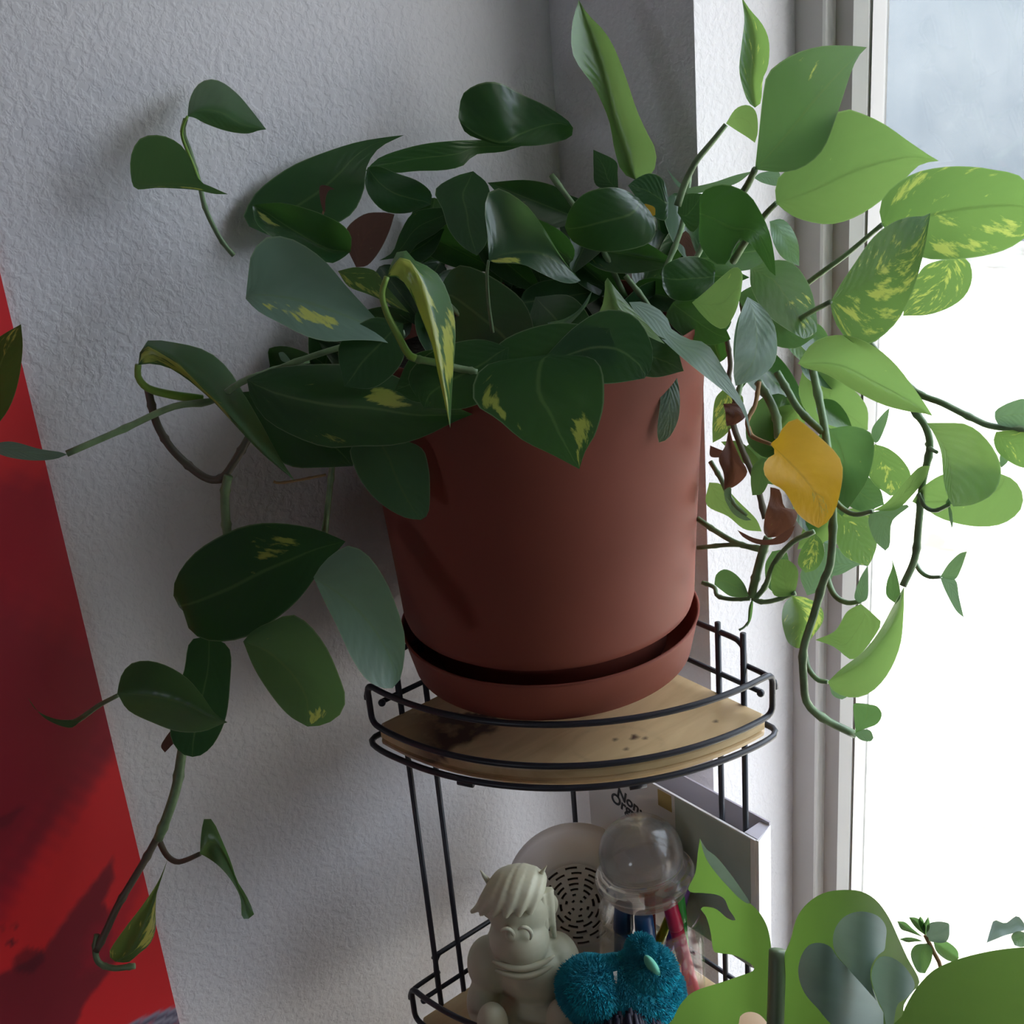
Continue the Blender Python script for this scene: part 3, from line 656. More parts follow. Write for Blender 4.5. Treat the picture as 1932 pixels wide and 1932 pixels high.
leaf('C', (908, 840), (1580, 665), [(905, 760), (940, 710), (1040, 640), (1110, 560), (1170, 455), (1250, 465), (1350, 510), (1450, 580), (1530, 635)], [(970, 890), (1060, 920), (1150, 925), (1250, 890), (1340, 830), (1420, 760), (1500, 682)], 'y', (1.03, 1.02), rib=[(1050, 790), (1250, 700), (1450, 650)], tilt=.02, fold=.008,
     pet=[(908, 840), (860, 890), (780, 1000), (730, 1080, 1.12)], pr=6)
leaf('C', (1345, 925), (2010, 900), [(1335, 850), (1380, 780), (1480, 715), (1600, 690), (1700, 688), (1800, 700), (1932, 740)], [(1370, 965), (1500, 1060), (1620, 1072), (1750, 1060), (1860, 1030), (1945, 975)], 'v', (.98, .97), rib=[(1500, 900), (1700, 860), (1900, 850)], tilt=.02, fold=.008, patch=[(.3, 1, .3, .85, .35)],
     pet=[(1345, 928), (1200, 1050), (1040, 1168), (900, 1290, 1.14)], pr=5.2)
leaf('C', (1600, 1070), (1432, 1305), [(1690, 1068), (1718, 1130), (1700, 1205), (1640, 1262), (1540, 1300)], [(1520, 1100), (1470, 1180), (1440, 1250)], 'v', (1.01, 1.0), patch=[(-1, 1, 0, 1, .25)])
leaf('C', (1130, 1250), (1545, 880), [(1170, 1180), (1230, 1090), (1300, 990), (1370, 930), (1450, 897), (1515, 893)], [(1150, 1330), (1200, 1400), (1270, 1428), (1340, 1395), (1420, 1310), (1480, 1180), (1520, 1030)], 'v', (.95, .96), rib=[(1250, 1180), (1380, 1080), (1480, 980)], tilt=.02, fold=.006, patch=[(.1, 1, .1, .9, .35), (-.7, .2, .35, .7, .25)],
     pet=[(1130, 1248), (1060, 1285), (980, 1330), (900, 1350), (800, 1320, 1.16)], pr=5.5)
leaf('C', (880, 915), (1003, 1100), [(930, 905), (970, 940), (1000, 1010)], [(890, 985), (920, 1050), (960, 1082)], 's', (1.12, 1.12), wave=.003)
leaf('C', (815, 735), (915, 765), [(850, 712), (920, 712)], [(850, 755), (900, 768)], 's', (1.12, 1.12))
leaf('C', (595, 885), (905, 1140), [(590, 820), (620, 780), (700, 762), (790, 800), (840, 870), (880, 960), (900, 1060)], [(590, 1000), (640, 1080), (700, 1092), (745, 1005), (790, 998), (840, 1060), (880, 1120)], 'd', (.985, .98), tilt=.03)
leaf('C', (500, 880), (600, 800), [(510, 820), (545, 800)], [(560, 960), (600, 900)], 'd', (1.1, 1.1))
leaf('I', (1150, 1240), (768, 1250), [(1150, 1150), (1000, 1095), (860, 1120), (775, 1180)], [(1130, 1350), (980, 1420), (850, 1410), (780, 1330)], 'd', (1.05, 1.04), wave=.003)
leaf('I', (850, 1430), (1270, 1700), [(960, 1380), (1100, 1450), (1220, 1600)], [(800, 1540), (930, 1680), (1100, 1740), (1200, 1730)], 'd', (1.06, 1.03))
leaf('C', (800, 1110), (1022, 1400), [(900, 1075), (980, 1090), (1040, 1170), (1068, 1260), (1075, 1370)], [(805, 1190), (860, 1290), (950, 1360)], 'g', (1.05, 1.02), tilt=-.02, patch=[(-1, .3, .5, 1, .5)])
leaf('C', (560, 1250), (765, 1190), [(620, 1200), (680, 1145), (738, 1103), (768, 1130)], [(600, 1300), (650, 1345), (695, 1357), (735, 1300), (758, 1230)], 'y', (1.02, 1.0), patch=[(-1, -.7, .4, 1, .6)])
leaf('C', (740, 1220), (1070, 1390), [(830, 1180), (950, 1240), (1050, 1320)], [(860, 1400), (980, 1440)], 'g', (1.07, 1.07))
leaf('P', (1410, 560), (1388, 728), [(1395, 600), (1387, 660), (1384, 705)], [(1440, 580), (1463, 620), (1463, 680), (1430, 714)], 's', (1.01, .99), tilt=.02, wave=.003)
leaf('I', (290, 1535), (790, 1735), [(335, 1450), (352, 1340), (360, 1245), (430, 1330), (550, 1475), (680, 1612)], [(420, 1550), (550, 1610), (680, 1685)], 'y', (.99, .98), tilt=-.02)
leaf('P', (1187, 570), (1417, 825), [(1215, 570), (1245, 585), (1262, 605), (1268, 622), (1300, 640), (1335, 650), (1368, 700), (1387, 733), (1408, 774)], [(1200, 592), (1230, 622), (1270, 660), (1305, 690), (1345, 722), (1383, 753), (1403, 780)], 's', (1.0, .97), tilt=-.02)
leaf('I', (600, 670), (60, 880), [(480, 605), (350, 595), (200, 640), (100, 750)], [(710, 820), (700, 980), (520, 1050), (300, 1060), (120, 990)], 'd', (1.09, 1.08), bulge=-.01, tilt=.03)
leaf('I', (450, 620), (268, 318), [(290, 580), (270, 450)], [(445, 500), (430, 400)], 'd', (1.15, 1.15))
leaf('I', (820, 700), (520, 580), [(780, 540), (680, 490), (580, 530)], [(800, 830), (700, 800), (600, 690)], 'd', (1.13, 1.12))
leaf('I', (900, 620), (1430, 475), [(960, 600), (1150, 555), (1300, 505)], [(1000, 640), (1180, 605), (1320, 560)], 's', (1.12, 1.1))
leaf('I', (960, 600), (800, 445), [(900, 560), (840, 500)], [(900, 600), (850, 540)], 's', (1.12, 1.12))
leaf('I', (640, 715), (720, 795), [(660, 715), (715, 740)], [(650, 760), (690, 800)], 'o', (1.12, 1.12))
leaf('I', (940, 910), (1010, 1150), [(970, 940), (1000, 1030), (1030, 1110)], [(870, 970), (930, 1030), (950, 1100)], 'b', (1.13, 1.13))
leaf('P', (1040, 668), (1093, 885), [(915, 690), (893, 755), (940, 792), (985, 830), (1040, 857)], [(1125, 680), (1140, 750), (1125, 815), (1105, 850)], 'd', (.945, .94), tilt=.012, patch=[(-1, -.6, .3, .7, .8), (.4, 1, .6, 1, .9)])
leaf('P', (1010, 695), (1216, 714), [(1050, 650), (1090, 612), (1140, 585), (1195, 595), (1228, 645), (1230, 690)], [(1080, 722), (1150, 724)], 'd', (.955, .97), tilt=-.01)
leaf('P', (1240, 640), (1243, 835), [(1235, 670), (1246, 740), (1240, 810)], [(1268, 680), (1282, 740), (1280, 790), (1262, 826)], 'g', (1.03, 1.03), tilt=.01)
leaf('P', (820, 560), (1000, 700), [(870, 500), (980, 560), (1010, 640)], [(850, 640), (920, 700)], 'd', (1.12, 1.05))
leaf('P', (1010, 560), (1110, 690), [(1080, 560), (1120, 620)], [(1000, 620), (1050, 690)], 'd', (1.10, 1.04))
leaf('P', (960, 655), (800, 770), [(900, 640), (820, 660), (770, 710)], [(950, 730), (880, 770)], 'd', (.955, .95))
leaf('P', (1150, 620), (930, 725), [(1040, 610), (940, 650)], [(1160, 690), (1050, 740)], 'd', (.965, .96))
leaf('P', (760, 610), (650, 730), [(700, 600), (640, 650)], [(760, 680), (710, 730)], 'd', (1.0, .99))
leaf('P', (1160, 640), (1290, 700), [(1210, 625), (1270, 650)], [(1170, 690), (1230, 712)], 'd', (.97, 1.0))
leaf('P', (880, 690), (745, 735), [(850, 660), (780, 670)], [(860, 740), (790, 760)], 'd', (.96, .955))
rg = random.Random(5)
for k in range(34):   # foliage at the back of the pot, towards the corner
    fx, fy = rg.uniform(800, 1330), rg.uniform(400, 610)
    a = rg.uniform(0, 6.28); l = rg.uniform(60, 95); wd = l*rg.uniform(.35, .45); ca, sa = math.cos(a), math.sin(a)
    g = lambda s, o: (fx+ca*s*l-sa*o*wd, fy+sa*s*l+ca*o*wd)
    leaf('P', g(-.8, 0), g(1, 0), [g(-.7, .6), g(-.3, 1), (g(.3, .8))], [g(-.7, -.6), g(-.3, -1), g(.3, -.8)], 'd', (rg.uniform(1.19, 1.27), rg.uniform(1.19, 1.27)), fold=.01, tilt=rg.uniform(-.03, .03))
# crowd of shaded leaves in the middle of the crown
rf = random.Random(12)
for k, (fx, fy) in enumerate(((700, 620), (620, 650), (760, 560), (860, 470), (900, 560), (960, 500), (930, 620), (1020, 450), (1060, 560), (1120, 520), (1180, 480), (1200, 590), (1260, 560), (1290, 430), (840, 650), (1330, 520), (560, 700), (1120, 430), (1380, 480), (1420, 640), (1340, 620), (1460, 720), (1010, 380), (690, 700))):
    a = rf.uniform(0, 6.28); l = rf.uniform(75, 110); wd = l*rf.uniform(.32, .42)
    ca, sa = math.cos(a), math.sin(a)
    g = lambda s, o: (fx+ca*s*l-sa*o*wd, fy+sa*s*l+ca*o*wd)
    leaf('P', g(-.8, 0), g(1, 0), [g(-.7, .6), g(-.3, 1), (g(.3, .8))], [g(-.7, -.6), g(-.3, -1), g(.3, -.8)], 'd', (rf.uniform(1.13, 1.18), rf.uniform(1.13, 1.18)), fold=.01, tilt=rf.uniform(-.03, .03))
for (a, b, dd) in (((1180, 560), (1040, 330), 1.15), ((1290, 520), (1330, 420), 1.1), ((1250, 520), (1300, 330), 1.13), ((1180, 520), (1245, 640), 1.12), ((1390, 760), (1400, 560), 1.1), ((900, 640), (780, 520), 1.1)):
    vine('P', [a, ((a[0]+b[0])/2+12, (a[1]+b[1])/2), b], dd, 4.5, STEM)
rh_ = random.Random(21)
for k in range(16):   # dense foliage behind the yellow leaf
    fx, fy = rh_.uniform(1400, 1575), rh_.uniform(640, 1010)
    if fy > 860: fx = rh_.uniform(1520, 1590)
    a = rh_.uniform(.6, 2.4); l = rh_.uniform(42, 62); wd = l*rh_.uniform(.42, .55); ca, sa = math.cos(a), math.sin(a)
    g = lambda s, o: (fx+ca*s*l-sa*o*wd, fy+sa*s*l+ca*o*wd)
    leaf('P', g(-.8, 0), g(1, 0), [g(-.8, .5), g(-.3, 1), (g(.4, .7))], [g(-.8, -.5), g(-.3, -1), g(.4, -.7)], rh_.choice('ygygv'), (rh_.uniform(1.11, 1.16), rh_.uniform(1.11, 1.16)), fold=.006, tilt=rh_.uniform(-.02, .02))
# E: leaves trailing over the right side of the pot, far ones first
leaf('E', (600, 225), (880, 480), [(700, 235), (800, 290), (875, 380)], [(585, 330), (650, 440), (780, 490)], 'y', (1.12, 1.12), tilt=.02)
leaf('E', (430, 340), (480, 600), [(520, 330), (580, 450)], [(370, 400), (360, 520), (420, 590)], 'g', (1.13, 1.13))
leaf('E', (400, 520), (500, 720), [(500, 520), (540, 620)], [(340, 580), (400, 690)], 'g', (1.14, 1.14))
leaf('E', (260, 305), (215, 535), [(340, 330), (335, 410), (270, 500)], [(225, 350), (214, 450)], 'v', (1.14, 1.14), patch=[(-.8, .8, .2, .8, .5)])
leaf('E', (250, 530), (435, 650), [(330, 530), (400, 590)], [(290, 570), (360, 630)], 'y', (1.13, 1.12))
leaf('E', (200, 705), (425, 915), [(255, 715), (330, 790), (400, 860)], [(188, 800), (280, 850), (350, 905)], 'y', (1.15, 1.12))
leaf('E', (420, 600), (385, 760), [(450, 610), (460, 680), (430, 750)], [(385, 640), (378, 700)], 'g', (1.1, 1.1))
leaf('E', (740, 830), (882, 1062), [(860, 815), (905, 880), (920, 960), (905, 1020)], [(738, 930), (770, 1010), (830, 1048)], 'v', (1.08, 1.07), tilt=-.01)
leaf('E', (880, 1065), (690, 960), [(840, 1060), (760, 1100), (710, 1090)], [(860, 1030), (760, 990)], 's', (1.12, 1.12))
leaf('E', (620, 1190), (700, 1000), [(590, 1100), (640, 1030)], [(690, 1160), (740, 1080)], 's', (1.14, 1.14))
leaf('E', (700, 480), (770, 850), [(800, 462), (890, 490), (908, 570), (880, 690), (830, 770)], [(620, 560), (660, 680), (720, 800)], 'g', (1.05, 1.06), tilt=.015)
leaf('E', (910, 540), (975, 762), [(970, 560), (1030, 610), (1065, 680), (1030, 750)], [(878, 640), (905, 710)], 'v', (1.07, 1.06), patch=[(-.2, .5, .4, .9, .4)])
leaf('E', (765, 640), (950, 800), [(850, 660), (930, 730)], [(760, 760), (850, 830)], 'g', (1.06, 1.07))
leaf('E', (895, 525), (974, 385), [(900, 470), (945, 410)], [(925, 530), (960, 450)], 's', (1.06, 1.05))
leaf('E', (580, 195), (1158, 420), [(640, 110), (720, 75), (820, 80), (920, 130), (1000, 200), (1070, 290), (1120, 360)], [(610, 215), (700, 240), (820, 310), (940, 370), (1050, 400), (1110, 407)], 'y', (.99, .96), rib=[(750, 200), (900, 270), (1050, 350)], tilt=.02, fold=.01)
leaf('E', (1455, 670), (1070, 787), [(1510, 697), (1545, 760), (1530, 830), (1450, 885), (1330, 893), (1200, 862), (1120, 815)], [(1400, 658), (1290, 655), (1190, 675), (1110, 730)], 'y', (.99, 1.0), tilt=-.01)
leaf('E', (1132, 450), (1246, 808), [(1220, 450), (1300, 455), (1370, 500), (1430, 580), (1452, 660), (1420, 750), (1330, 800)], [(1165, 500), (1195, 580), (1205, 700), (1225, 770)], 'y', (.98, .97), rib=[(1200, 540), (1230, 640), (1242, 730)], tilt=-.01, pet=[(1175, 575), (1150, 560), (1135, 540)], pr=4)
leaf('E', (1425, 432), (1600, 430), [(1430, 395), (1490, 362), (1560, 350)], [(1450, 460), (1560, 474)], 's', (.97, .97))
leaf('E', (1430, 488), (1620, 600), [(1500, 480), (1580, 482)], [(1420, 530), (1450, 590), (1550, 642)], 'v', (.97, .97))
leaf('E', (1450, 580), (1452, 642), [(1485, 580), (1480, 615)], [(1445, 600), (1447, 625)], 's', (.98, .98))
vine('E', [(880, 100), (950, 180), (1085, 315), (1200, 365), (1330, 430), (1420, 465), (1600, 480)], [1.02, .98, .97], 5.5, STEM)
vine('E', [(1040, 340), (1085, 405), (1130, 470), (1146, 560), (1115, 710), (1098, 890), (1082, 1030), (1030, 1150)], [1.0, 1.0, 1.0], 6)
vine('E', [(1097, 752), (1125, 808), (1170, 825), (1232, 798)], [.99, .98], 3.5)
leaf('E', (1222, 798), (1252, 690), [(1215, 790), (1240, 740)], [(1240, 795), (1250, 740)], 's', (.98, .98))
leaf('E', (1228, 800), (1240, 902), [(1225, 830), (1232, 870)], [(1240, 830), (1245, 880)], 's', (.98, .98))
leaf('E', (1190, 1110), (1305, 1000), [(1225, 1055), (1270, 1012)], [(1250, 1122), (1280, 1075)], 's', (.99, .98), pet=[(1190, 1110), (1145, 1110), (1105, 1085), (1075, 1030)], pr=4)
leaf('E', (1190, 1112), (1292, 1285), [(1210, 1165), (1255, 1250)], [(1255, 1122), (1272, 1200)], 's', (.99, 1.0))
leaf('E', (900, 825), (1145, 633), [(960, 790), (1040, 700), (1100, 640)], [(1000, 822), (1070, 760), (1125, 690)], 'y', (1.0, .99), pet=[(900, 828), (830, 842), (770, 815), (700, 740)], pr=5)
leaf('E', (890, 835), (955, 998), [(882, 880), (910, 955)], [(1060, 800), (985, 870), (975, 970)], 's', (1.0, 1.0))
leaf('E', (1000, 1225), (968, 990), [(960, 1190), (962, 1130), (985, 1060)], [(1020, 1190), (1005, 1100)], 'g', (1.0, 1.0))
vine('E', [(640, 200), (700, 500), (730, 800), (722, 1040), (690, 1130), (650, 1270), (605, 1420), (606, 1560), (622, 1655), (700, 1722), (825, 1785)], [1.06, 1.03, 1.02, 1.03, 1.05], 6.5)
leaf('E', (555, 1190), (572, 1415), [(520, 1230), (512, 1300), (535, 1385)], [(620, 1200), (680, 1240), (688, 1300), (640, 1370), (610, 1412)], 'v', (1.05, 1.04), fold=.01, patch=[(.2, .9, .1, .7, .6)])
leaf('E', (850, 1225), (655, 1380), [(790, 1260), (740, 1340)], [(915, 1280), (935, 1320), (860, 1430), (810, 1465), (735, 1410)], 'y', (1.05, 1.04), pet=[(850, 1215), (790, 1220), (735, 1185), (700, 1100)], pr=5)
leaf('E', (845, 1222), (880, 1060), [(822, 1195), (845, 1120)], [(878, 1200), (882, 1120)], 's', (1.04, 1.04))
leaf('E', (708, 1560), (1036, 1150), [(770, 1500), (860, 1430), (930, 1340), (990, 1230)], [(740, 1605), (820, 1628), (900, 1600), (970, 1520), (1020, 1400), (1034, 1260)], 'y', (1.03, 1.0), rib=[(850, 1480), (950, 1370), (1010, 1260)], tilt=.02, fold=.008, pet=[(708, 1560), (665, 1550), (625, 1500), (605, 1420)], pr=5)
leaf('E', (715, 1570), (770, 1635), [(725, 1610), (745, 1628)], [(740, 1590), (790, 1620)], 's', (1.06, 1.06))
leaf('E', (828, 1778), (880, 1655), [(820, 1700), (820, 1655), (850, 1652)], [(870, 1760), (920, 1740), (940, 1700), (920, 1665)], 'g', (1.04, 1.03))
leaf('E', (820, 1782), (905, 1800), [(850, 1765), (890, 1768)], [(850, 1808), (890, 1815)], 's', (1.04, 1.04))
# small dark tangle right of the pot
vine('E', [(452, 940), (430, 1000), (405, 1090), (380, 1195)], [1.1, 1.12], 7)
vine('E', [(395, 1205), (440, 1150), (480, 1050), (560, 960), (650, 915)], [1.12, 1.08], 4.5)
vine('E', [(385, 1200), (420, 1216), (480, 1210), (570, 1178)], [1.12, 1.1], 4)
vine('E', [(375, 1203), (290, 1205), (235, 1190), (222, 1155), (170, 1134)], [1.12, 1.15], 3.5)
leaf('E', (385, 1200), (362, 1325), [(370, 1240), (366, 1290)], [(388, 1230), (380, 1290)], 'g', (1.12, 1.12), fold=.003)
vine('E', [(370, 1300), (350, 1325), (328, 1338)], [1.12, 1.12], 1.8)
vine('E', [(150, 985), (300, 972), (425, 985)], [1.16, 1.12], 3.6)
vine('E', [(150, 860), (230, 915), (320, 965), (440, 1000)], [1.16, 1.12], 4.5)
leaf('E', (222, 1142), (370, 1192), [(230, 1100), (265, 1077), (310, 1095), (350, 1140)], [(250, 1165), (290, 1192), (340, 1197)], 'g', (1.12, 1.11))
leaf('E', (560, 1190), (500, 1035), [(575, 1150), (580, 1080), (540, 1038)], [(480, 1190), (465, 1120), (480, 1060)], 'y', (1.1, 1.1))
leaf('E', (470, 1000), (500, 1190), [(530, 1000), (540, 1100)], [(440, 1060), (450, 1150)], 'g', (1.13, 1.13))
leaf('E', (650, 918), (612, 1092), [(685, 960), (692, 1020), (660, 1075)], [(600, 980), (580, 1050)], 'v', (1.11, 1.1), patch=[(-.6, .6, .2, .8, .4)])
vine('E', [(205, 615), (250, 690), (300, 790), (360, 850)], [1.15, 1.13], 4)
vine('E', [(330, 300), (300, 430), (340, 560), (400, 700), (440, 860)], [1.12, 1.12], 5, STEMB)
vine('F', [(630, 340), (740, 520), (800, 680), (815, 850)], [1.06, 1.04], 7, STEM)
vine('F', [(800, 250), (900, 420), (1010, 600), (1220, 800)], [1.05, 1.04], 6, STEM)
vine('F', [(640, 340), (600, 560), (530, 700), (560, 830)], [1.04, 1.03], 3.5, STEMD)
vine('P', [(1370, 635), (1375, 660), (1378, 690), (1376, 720), (1395, 780)], [1.08, 1.1], 4, STEMB)
# yellow leaf and withered brown leaves
leaf('F', (740, 905), (1180, 1672), [(800, 860), (840, 780), (900, 710), (950, 676), (1000, 680), (1080, 745), (1200, 850), (1340, 985), (1395, 1090), (1400, 1210), (1375, 1360), (1340, 1490), (1270, 1610)], [(790, 985), (720, 1035), (680, 1100), (690, 1190), (760, 1270), (850, 1320), (910, 1400), (980, 1530), (1080, 1620)], 'o', (1.01, 1.0), rib=[(900, 1060), (1050, 1220), (1180, 1420)], tilt=-.015, bulge=-.008, wave=.003, label='wilting orange-yellow leaf', patch=[(-.5, .25, .62, .9, .45)],
     pet=[(750, 910), (640, 870), (570, 830), (540, 760)], pr=4, pm=STEMD)
leaf('F', (310, 540), (345, 745), [(440, 545), (520, 640), (440, 720)], [(330, 620), (335, 700)], 'b', (1.08, 1.08), label='withered brown leaf', wave=.004)
leaf('F', (365, 745), (320, 1325), [(400, 880), (470, 1040), (532, 1168), (430, 1285)], [(330, 920), (270, 1040), (315, 1180)], 'b', (1.07, 1.07), label='withered brown leaf', fold=.006, wave=.004)
leaf('F', (192, 920), (400, 1050), [(290, 960), (350, 980)], [(195, 1020), (300, 1030)], 'b', (1.09, 1.08), label='withered brown leaf')
leaf('F', (740, 1300), (720, 1760), [(830, 1330), (870, 1480), (985, 1515), (955, 1650), (850, 1740)], [(735, 1400), (695, 1550), (680, 1700)], 'b', (1.05, 1.05), label='withered brown leaf', wave=.005)
leaf('F', (440, 1690), (965, 1650), [(600, 1765), (750, 1775), (890, 1690)], [(500, 1760), (640, 1822), (840, 1815), (930, 1740)], 'b', (1.04, 1.04), label='withered brown leaf')
leaf('F', (330, 1420), (570, 1600), [(320, 1330), (390, 1300), (360, 1400), (430, 1500)], [(400, 1540), (500, 1600)], 's', (1.06, 1.06))

# ------------------------------------------------------------------ things on the second board
def smooth_remesh(o, vox, it=8):
    md = o.modifiers.new('skin', 'REMESH'); md.mode = 'VOXEL'; md.voxel_size = vox; md.use_smooth_shade = True
    ms = o.modifiers.new('soft', 'SMOOTH'); ms.iterations = it; ms.factor = .5
def blob(bm, c, r, s=(1, 1, 1), rot=None, seg=24):
    M = Matrix.Translation(c) @ (rot.to_4x4() if rot else Matrix()) @ Matrix.Diagonal((r*s[0], r*s[1], r*s[2], 1))
    bmesh.ops.create_uvsphere(bm, u_segments=seg, v_segments=seg//2, radius=1, matrix=M)
HX = Vector((R_.x, R_.y, 0)).normalized()      # to the right along the shelf front
HF = Vector((-F_.x, -F_.y, 0)).normalized()    # towards the room
ZU = Vector((0, 0, 1))
def loc(base, a, b, z): return Vector(base)+HX*a+HF*b+ZU*z

# folded card: front cover before the wires, back cover behind them
M_CARD = mat('white_card', (.76, .74, .75), .5); M_CARDG = mat('grey_green_print', (.36, .42, .39), .35, noisecol=(12, (.42, .47, .44), .4, .6, (1, 1, 1)))
M_CARDL = mat('lavender_card', (.52, .49, .55), .5); M_YEL = mat('ochre_print', (.45, .34, .12), .5); M_INK = mat('black_ink', (.03, .03, .035), .5)
ct = -.140; cb = -.3005; YF = -.1155
card = thing('greeting_folder', 'tall white and grey-green card folder standing behind the glass jar', 'folder', (.28, YF, cb))
box('front_cover', M_CARD, (.112, .352, YF-.0012, YF+.0012, cb, ct), card)
box('back_cover', M_CARDL, (.15, .347, -.0895, -.0875, cb, ct+.004), card, label='lavender back cover')
prism('spine', M_CARD, [(.347, -.0875), (.3555, YF), (.352, YF), (.345, -.0895)], cb, ct, card)
prism('top_flap', M_CARDL, [(.353, YF+.0016), (.347, -.0885), (.3365, -.0885), (.3365, YF+.0016)], ct-.001, ct+.0005, card)
box('bottom_panel', mat('dusty_red_card', (.22, .10, .10), .6), (.15, .347, YF+.0012, -.0895, Z2+.0685, Z2+.0695), card, label='dusty red bottom panel')
box('printed_panel', M_CARDG, (.246, .346, YF-.0018, YF-.0012, cb, ct-.001), card)
box('printed_label', M_YEL, (.222, .241, YF-.0018, YF-.0012, ct-.023, ct-.003), card)
def text(s, size, pos, rotz, m, parent, name='lettering'):
    cu = bpy.data.curves.new(name, 'FONT'); cu.body = s; cu.size = size; cu.extrude = .0002; cu.offset = .0005; cu.materials.append(m)
    o = bpy.data.objects.new(name, cu); COL.objects.link(o); o.parent = parent; o.matrix_parent_inverse = parent_world(parent).inverted()
    o.location = pos; o.rotation_euler = (math.pi/2, rotz, 0)
    bpy.context.view_layer.update()
    me = bpy.data.meshes.new_from_object(o.evaluated_get(bpy.context.evaluated_depsgraph_get()))
    o2 = bpy.data.objects.new(name, me); COL.objects.link(o2); o2.parent = parent; o2.matrix_parent_inverse = o.matrix_parent_inverse
    o2.location = pos; o2.rotation_euler = (math.pi/2, rotz, 0)
    bpy.data.objects.remove(o); o2.name = name
    return o2
text('Non·', .0185, (.1580, YF-.0016, ct-.0430), .22, M_INK, card)
text('Orgn', .0185, (.1480, YF-.0016, ct-.0530), .22, M_INK, card)

# white perforated strainer leaning in the corner
def strainer():
    C = at(1089, 1708, 1.405); N = Vector((.72, -.60, .34)).normalized()
    X = ZU.cross(N).normalized(); Y = N.cross(X)
    M = Matrix(((X.x, Y.x, N.x, C.x), (X.y, Y.y, N.y, C.y), (X.z, Y.z, N.z, C.z), (0, 0, 0, 1)))
    st = thing('strainer', 'round white plastic strainer with rings of slots behind the cream figurine', 'strainer', (C.x, C.y, Z2))
    bm = bmesh.new()
    lathe_bm(bm, [(.0445, .0), (.050, -.001), (.060, -.005), (.070, -.013), (.0755, -.024), (.0765, -.040), (.079, -.041), (.079, -.043), (.0745, -.043), (.0735, -.025), (.068, -.016), (.058, -.008), (.0445, -.003)], seg=72, closed=True, M=M)
    obj('bowl', bm, M_WHITEP, st)
    bm = bmesh.new()
    rad = [0, .003, .0047, .0074, .0106, .0134, .0166, .0194, .0226, .0254, .0286, .0314, .0346, .0374, .0406, .0434, .0455]
    seg = 180
    def V(r, k): return bm.verts.new(M @ Vector((r*math.cos(2*math.pi*k/seg), r*math.sin(2*math.pi*k/seg), 0)))
    rings = [[V(max(r, 1e-4), k) for k in range(seg)] for r in rad]
    for i in range(len(rad)-1):
        slot = i >= 2 and i % 2 == 0 and i < 16 and i > 2 or i == 2
        n = {2: 4, 4: 6, 6: 8, 8: 9, 10: 10, 12: 12, 14: 12}.get(i, 0)
        for k in range(seg):
            if n and (i % 2 == 0):
                ph = ((k/seg*n)+i*.37) % 1
                if ph < (.34 if i < 6 else .62): continue
            bm.faces.new((rings[i][k], rings[i][(k+1) % seg], rings[i+1][(k+1) % seg], rings[i+1][k]))
    bk = bmesh.new(); lathe_bm(bk, [(0, -.006), (.046, -.006), (.046, -.008), (0, -.008)], seg=48, M=M)  # dark disc added behind the slots in place of the bowl's inner shade
    obj('shade_backing', bk, mat('painted_inner_shade', (.13, .10, .09), .8), st, False)
    bmesh.ops.recalc_face_normals(bm, faces=bm.faces)
    sf = obj('slotted_face', bm, M_WHITEP, st, False); md_ = sf.modifiers.new('thick', 'SOLIDIFY'); md_.thickness = .0022; md_.offset = 0
strainer()

# glass jar with a domed stopper, felt pens inside
jc = at(1222, 1640, 1.315); JX, JY = jc.x, jc.y
jar = thing('glass_jar', 'clear glass jar with a domed glass lid full of coloured pens', 'jar', (JX, JY, Z2+.0006))
bm = bmesh.new()
jh = .114
lathe_bm(bm, [(0, 0), (.049, 0), (.054, .005), (.055, .02), (.055, jh-.03), (.053, jh-.018), (.0515, jh-.010), (.053, jh-.003), (.0525, jh), (.050, jh), (.0495, jh-.004), (.0485, jh-.012), (.050, jh-.02), (.0522, jh-.032), (.0522, .02), (.050, .008), (0, .006)], (JX, JY, Z2+.0006), 64)
obj('jar_body', bm, M_GLASS, jar)
bm = bmesh.new(); z = Z2+.1326
lt = Matrix.Translation((JX, JY, z-.008)) @ Matrix.Rotation(math.radians(6), 4, HF) @ Matrix.Rotation(math.radians(-5), 4, HX)
prof = [(0, .010), (.034, .010), (.040, .012), (.0425, .0155), (.0445, .024), (.0505, .028), (.0518, .033), (.0500, .0375), (.046, .0395), (.0412, .0415), (.0402, .044)]
for a in np.linspace(-25, 90, 14): prof.append((.0432*math.cos(math.radians(a)), .0580+.0400*math.sin(math.radians(a))))
inner = [(.0408*math.cos(math.radians(a)), .0580+.0376*math.sin(math.radians(a))) for a in np.linspace(90, -40, 14)]
prof = prof[:-1]+[(0, .0980), (0, .0956)]+inner[1:]+[(.030, .030), (0, .026)]
lathe_bm(bm, prof, seg=64, M=lt)
obj('domed_lid', bm, M_GLASS2, jar)
def pen(a, b, r, colr, label, capf=.3, capcol=None):
    t = thing('felt_pen', label, 'pen', a, group='pens in the glass jar')
    A, B = Vector(a), Vector(b); Mi = A.lerp(B, 1-capf)
    m1 = mat('pen_'+colr[0], colr[1], .35); m2 = mat('pencap_'+colr[0], capcol or colr[1], .3)
    bm = bmesh.new(); tube_bm(bm, [A, A.lerp(Mi, .02), A.lerp(Mi, .98), Mi], [r*.8, r, r, r*.85], 16); obj('barrel', bm, m1, t)
    bm = bmesh.new(); tube_bm(bm, [Mi, Mi.lerp(B, .06), Mi.lerp(B, .9), Mi.lerp(B, .97), B], [r*1.0, r*1.12, r*1.02, r*.9, r*.55], 16); obj('cap', bm, m2, t)
J = Vector((JX, JY, Z2+.0075))
def jp(a, b, z): return J+HX*a+HF*b+ZU*z
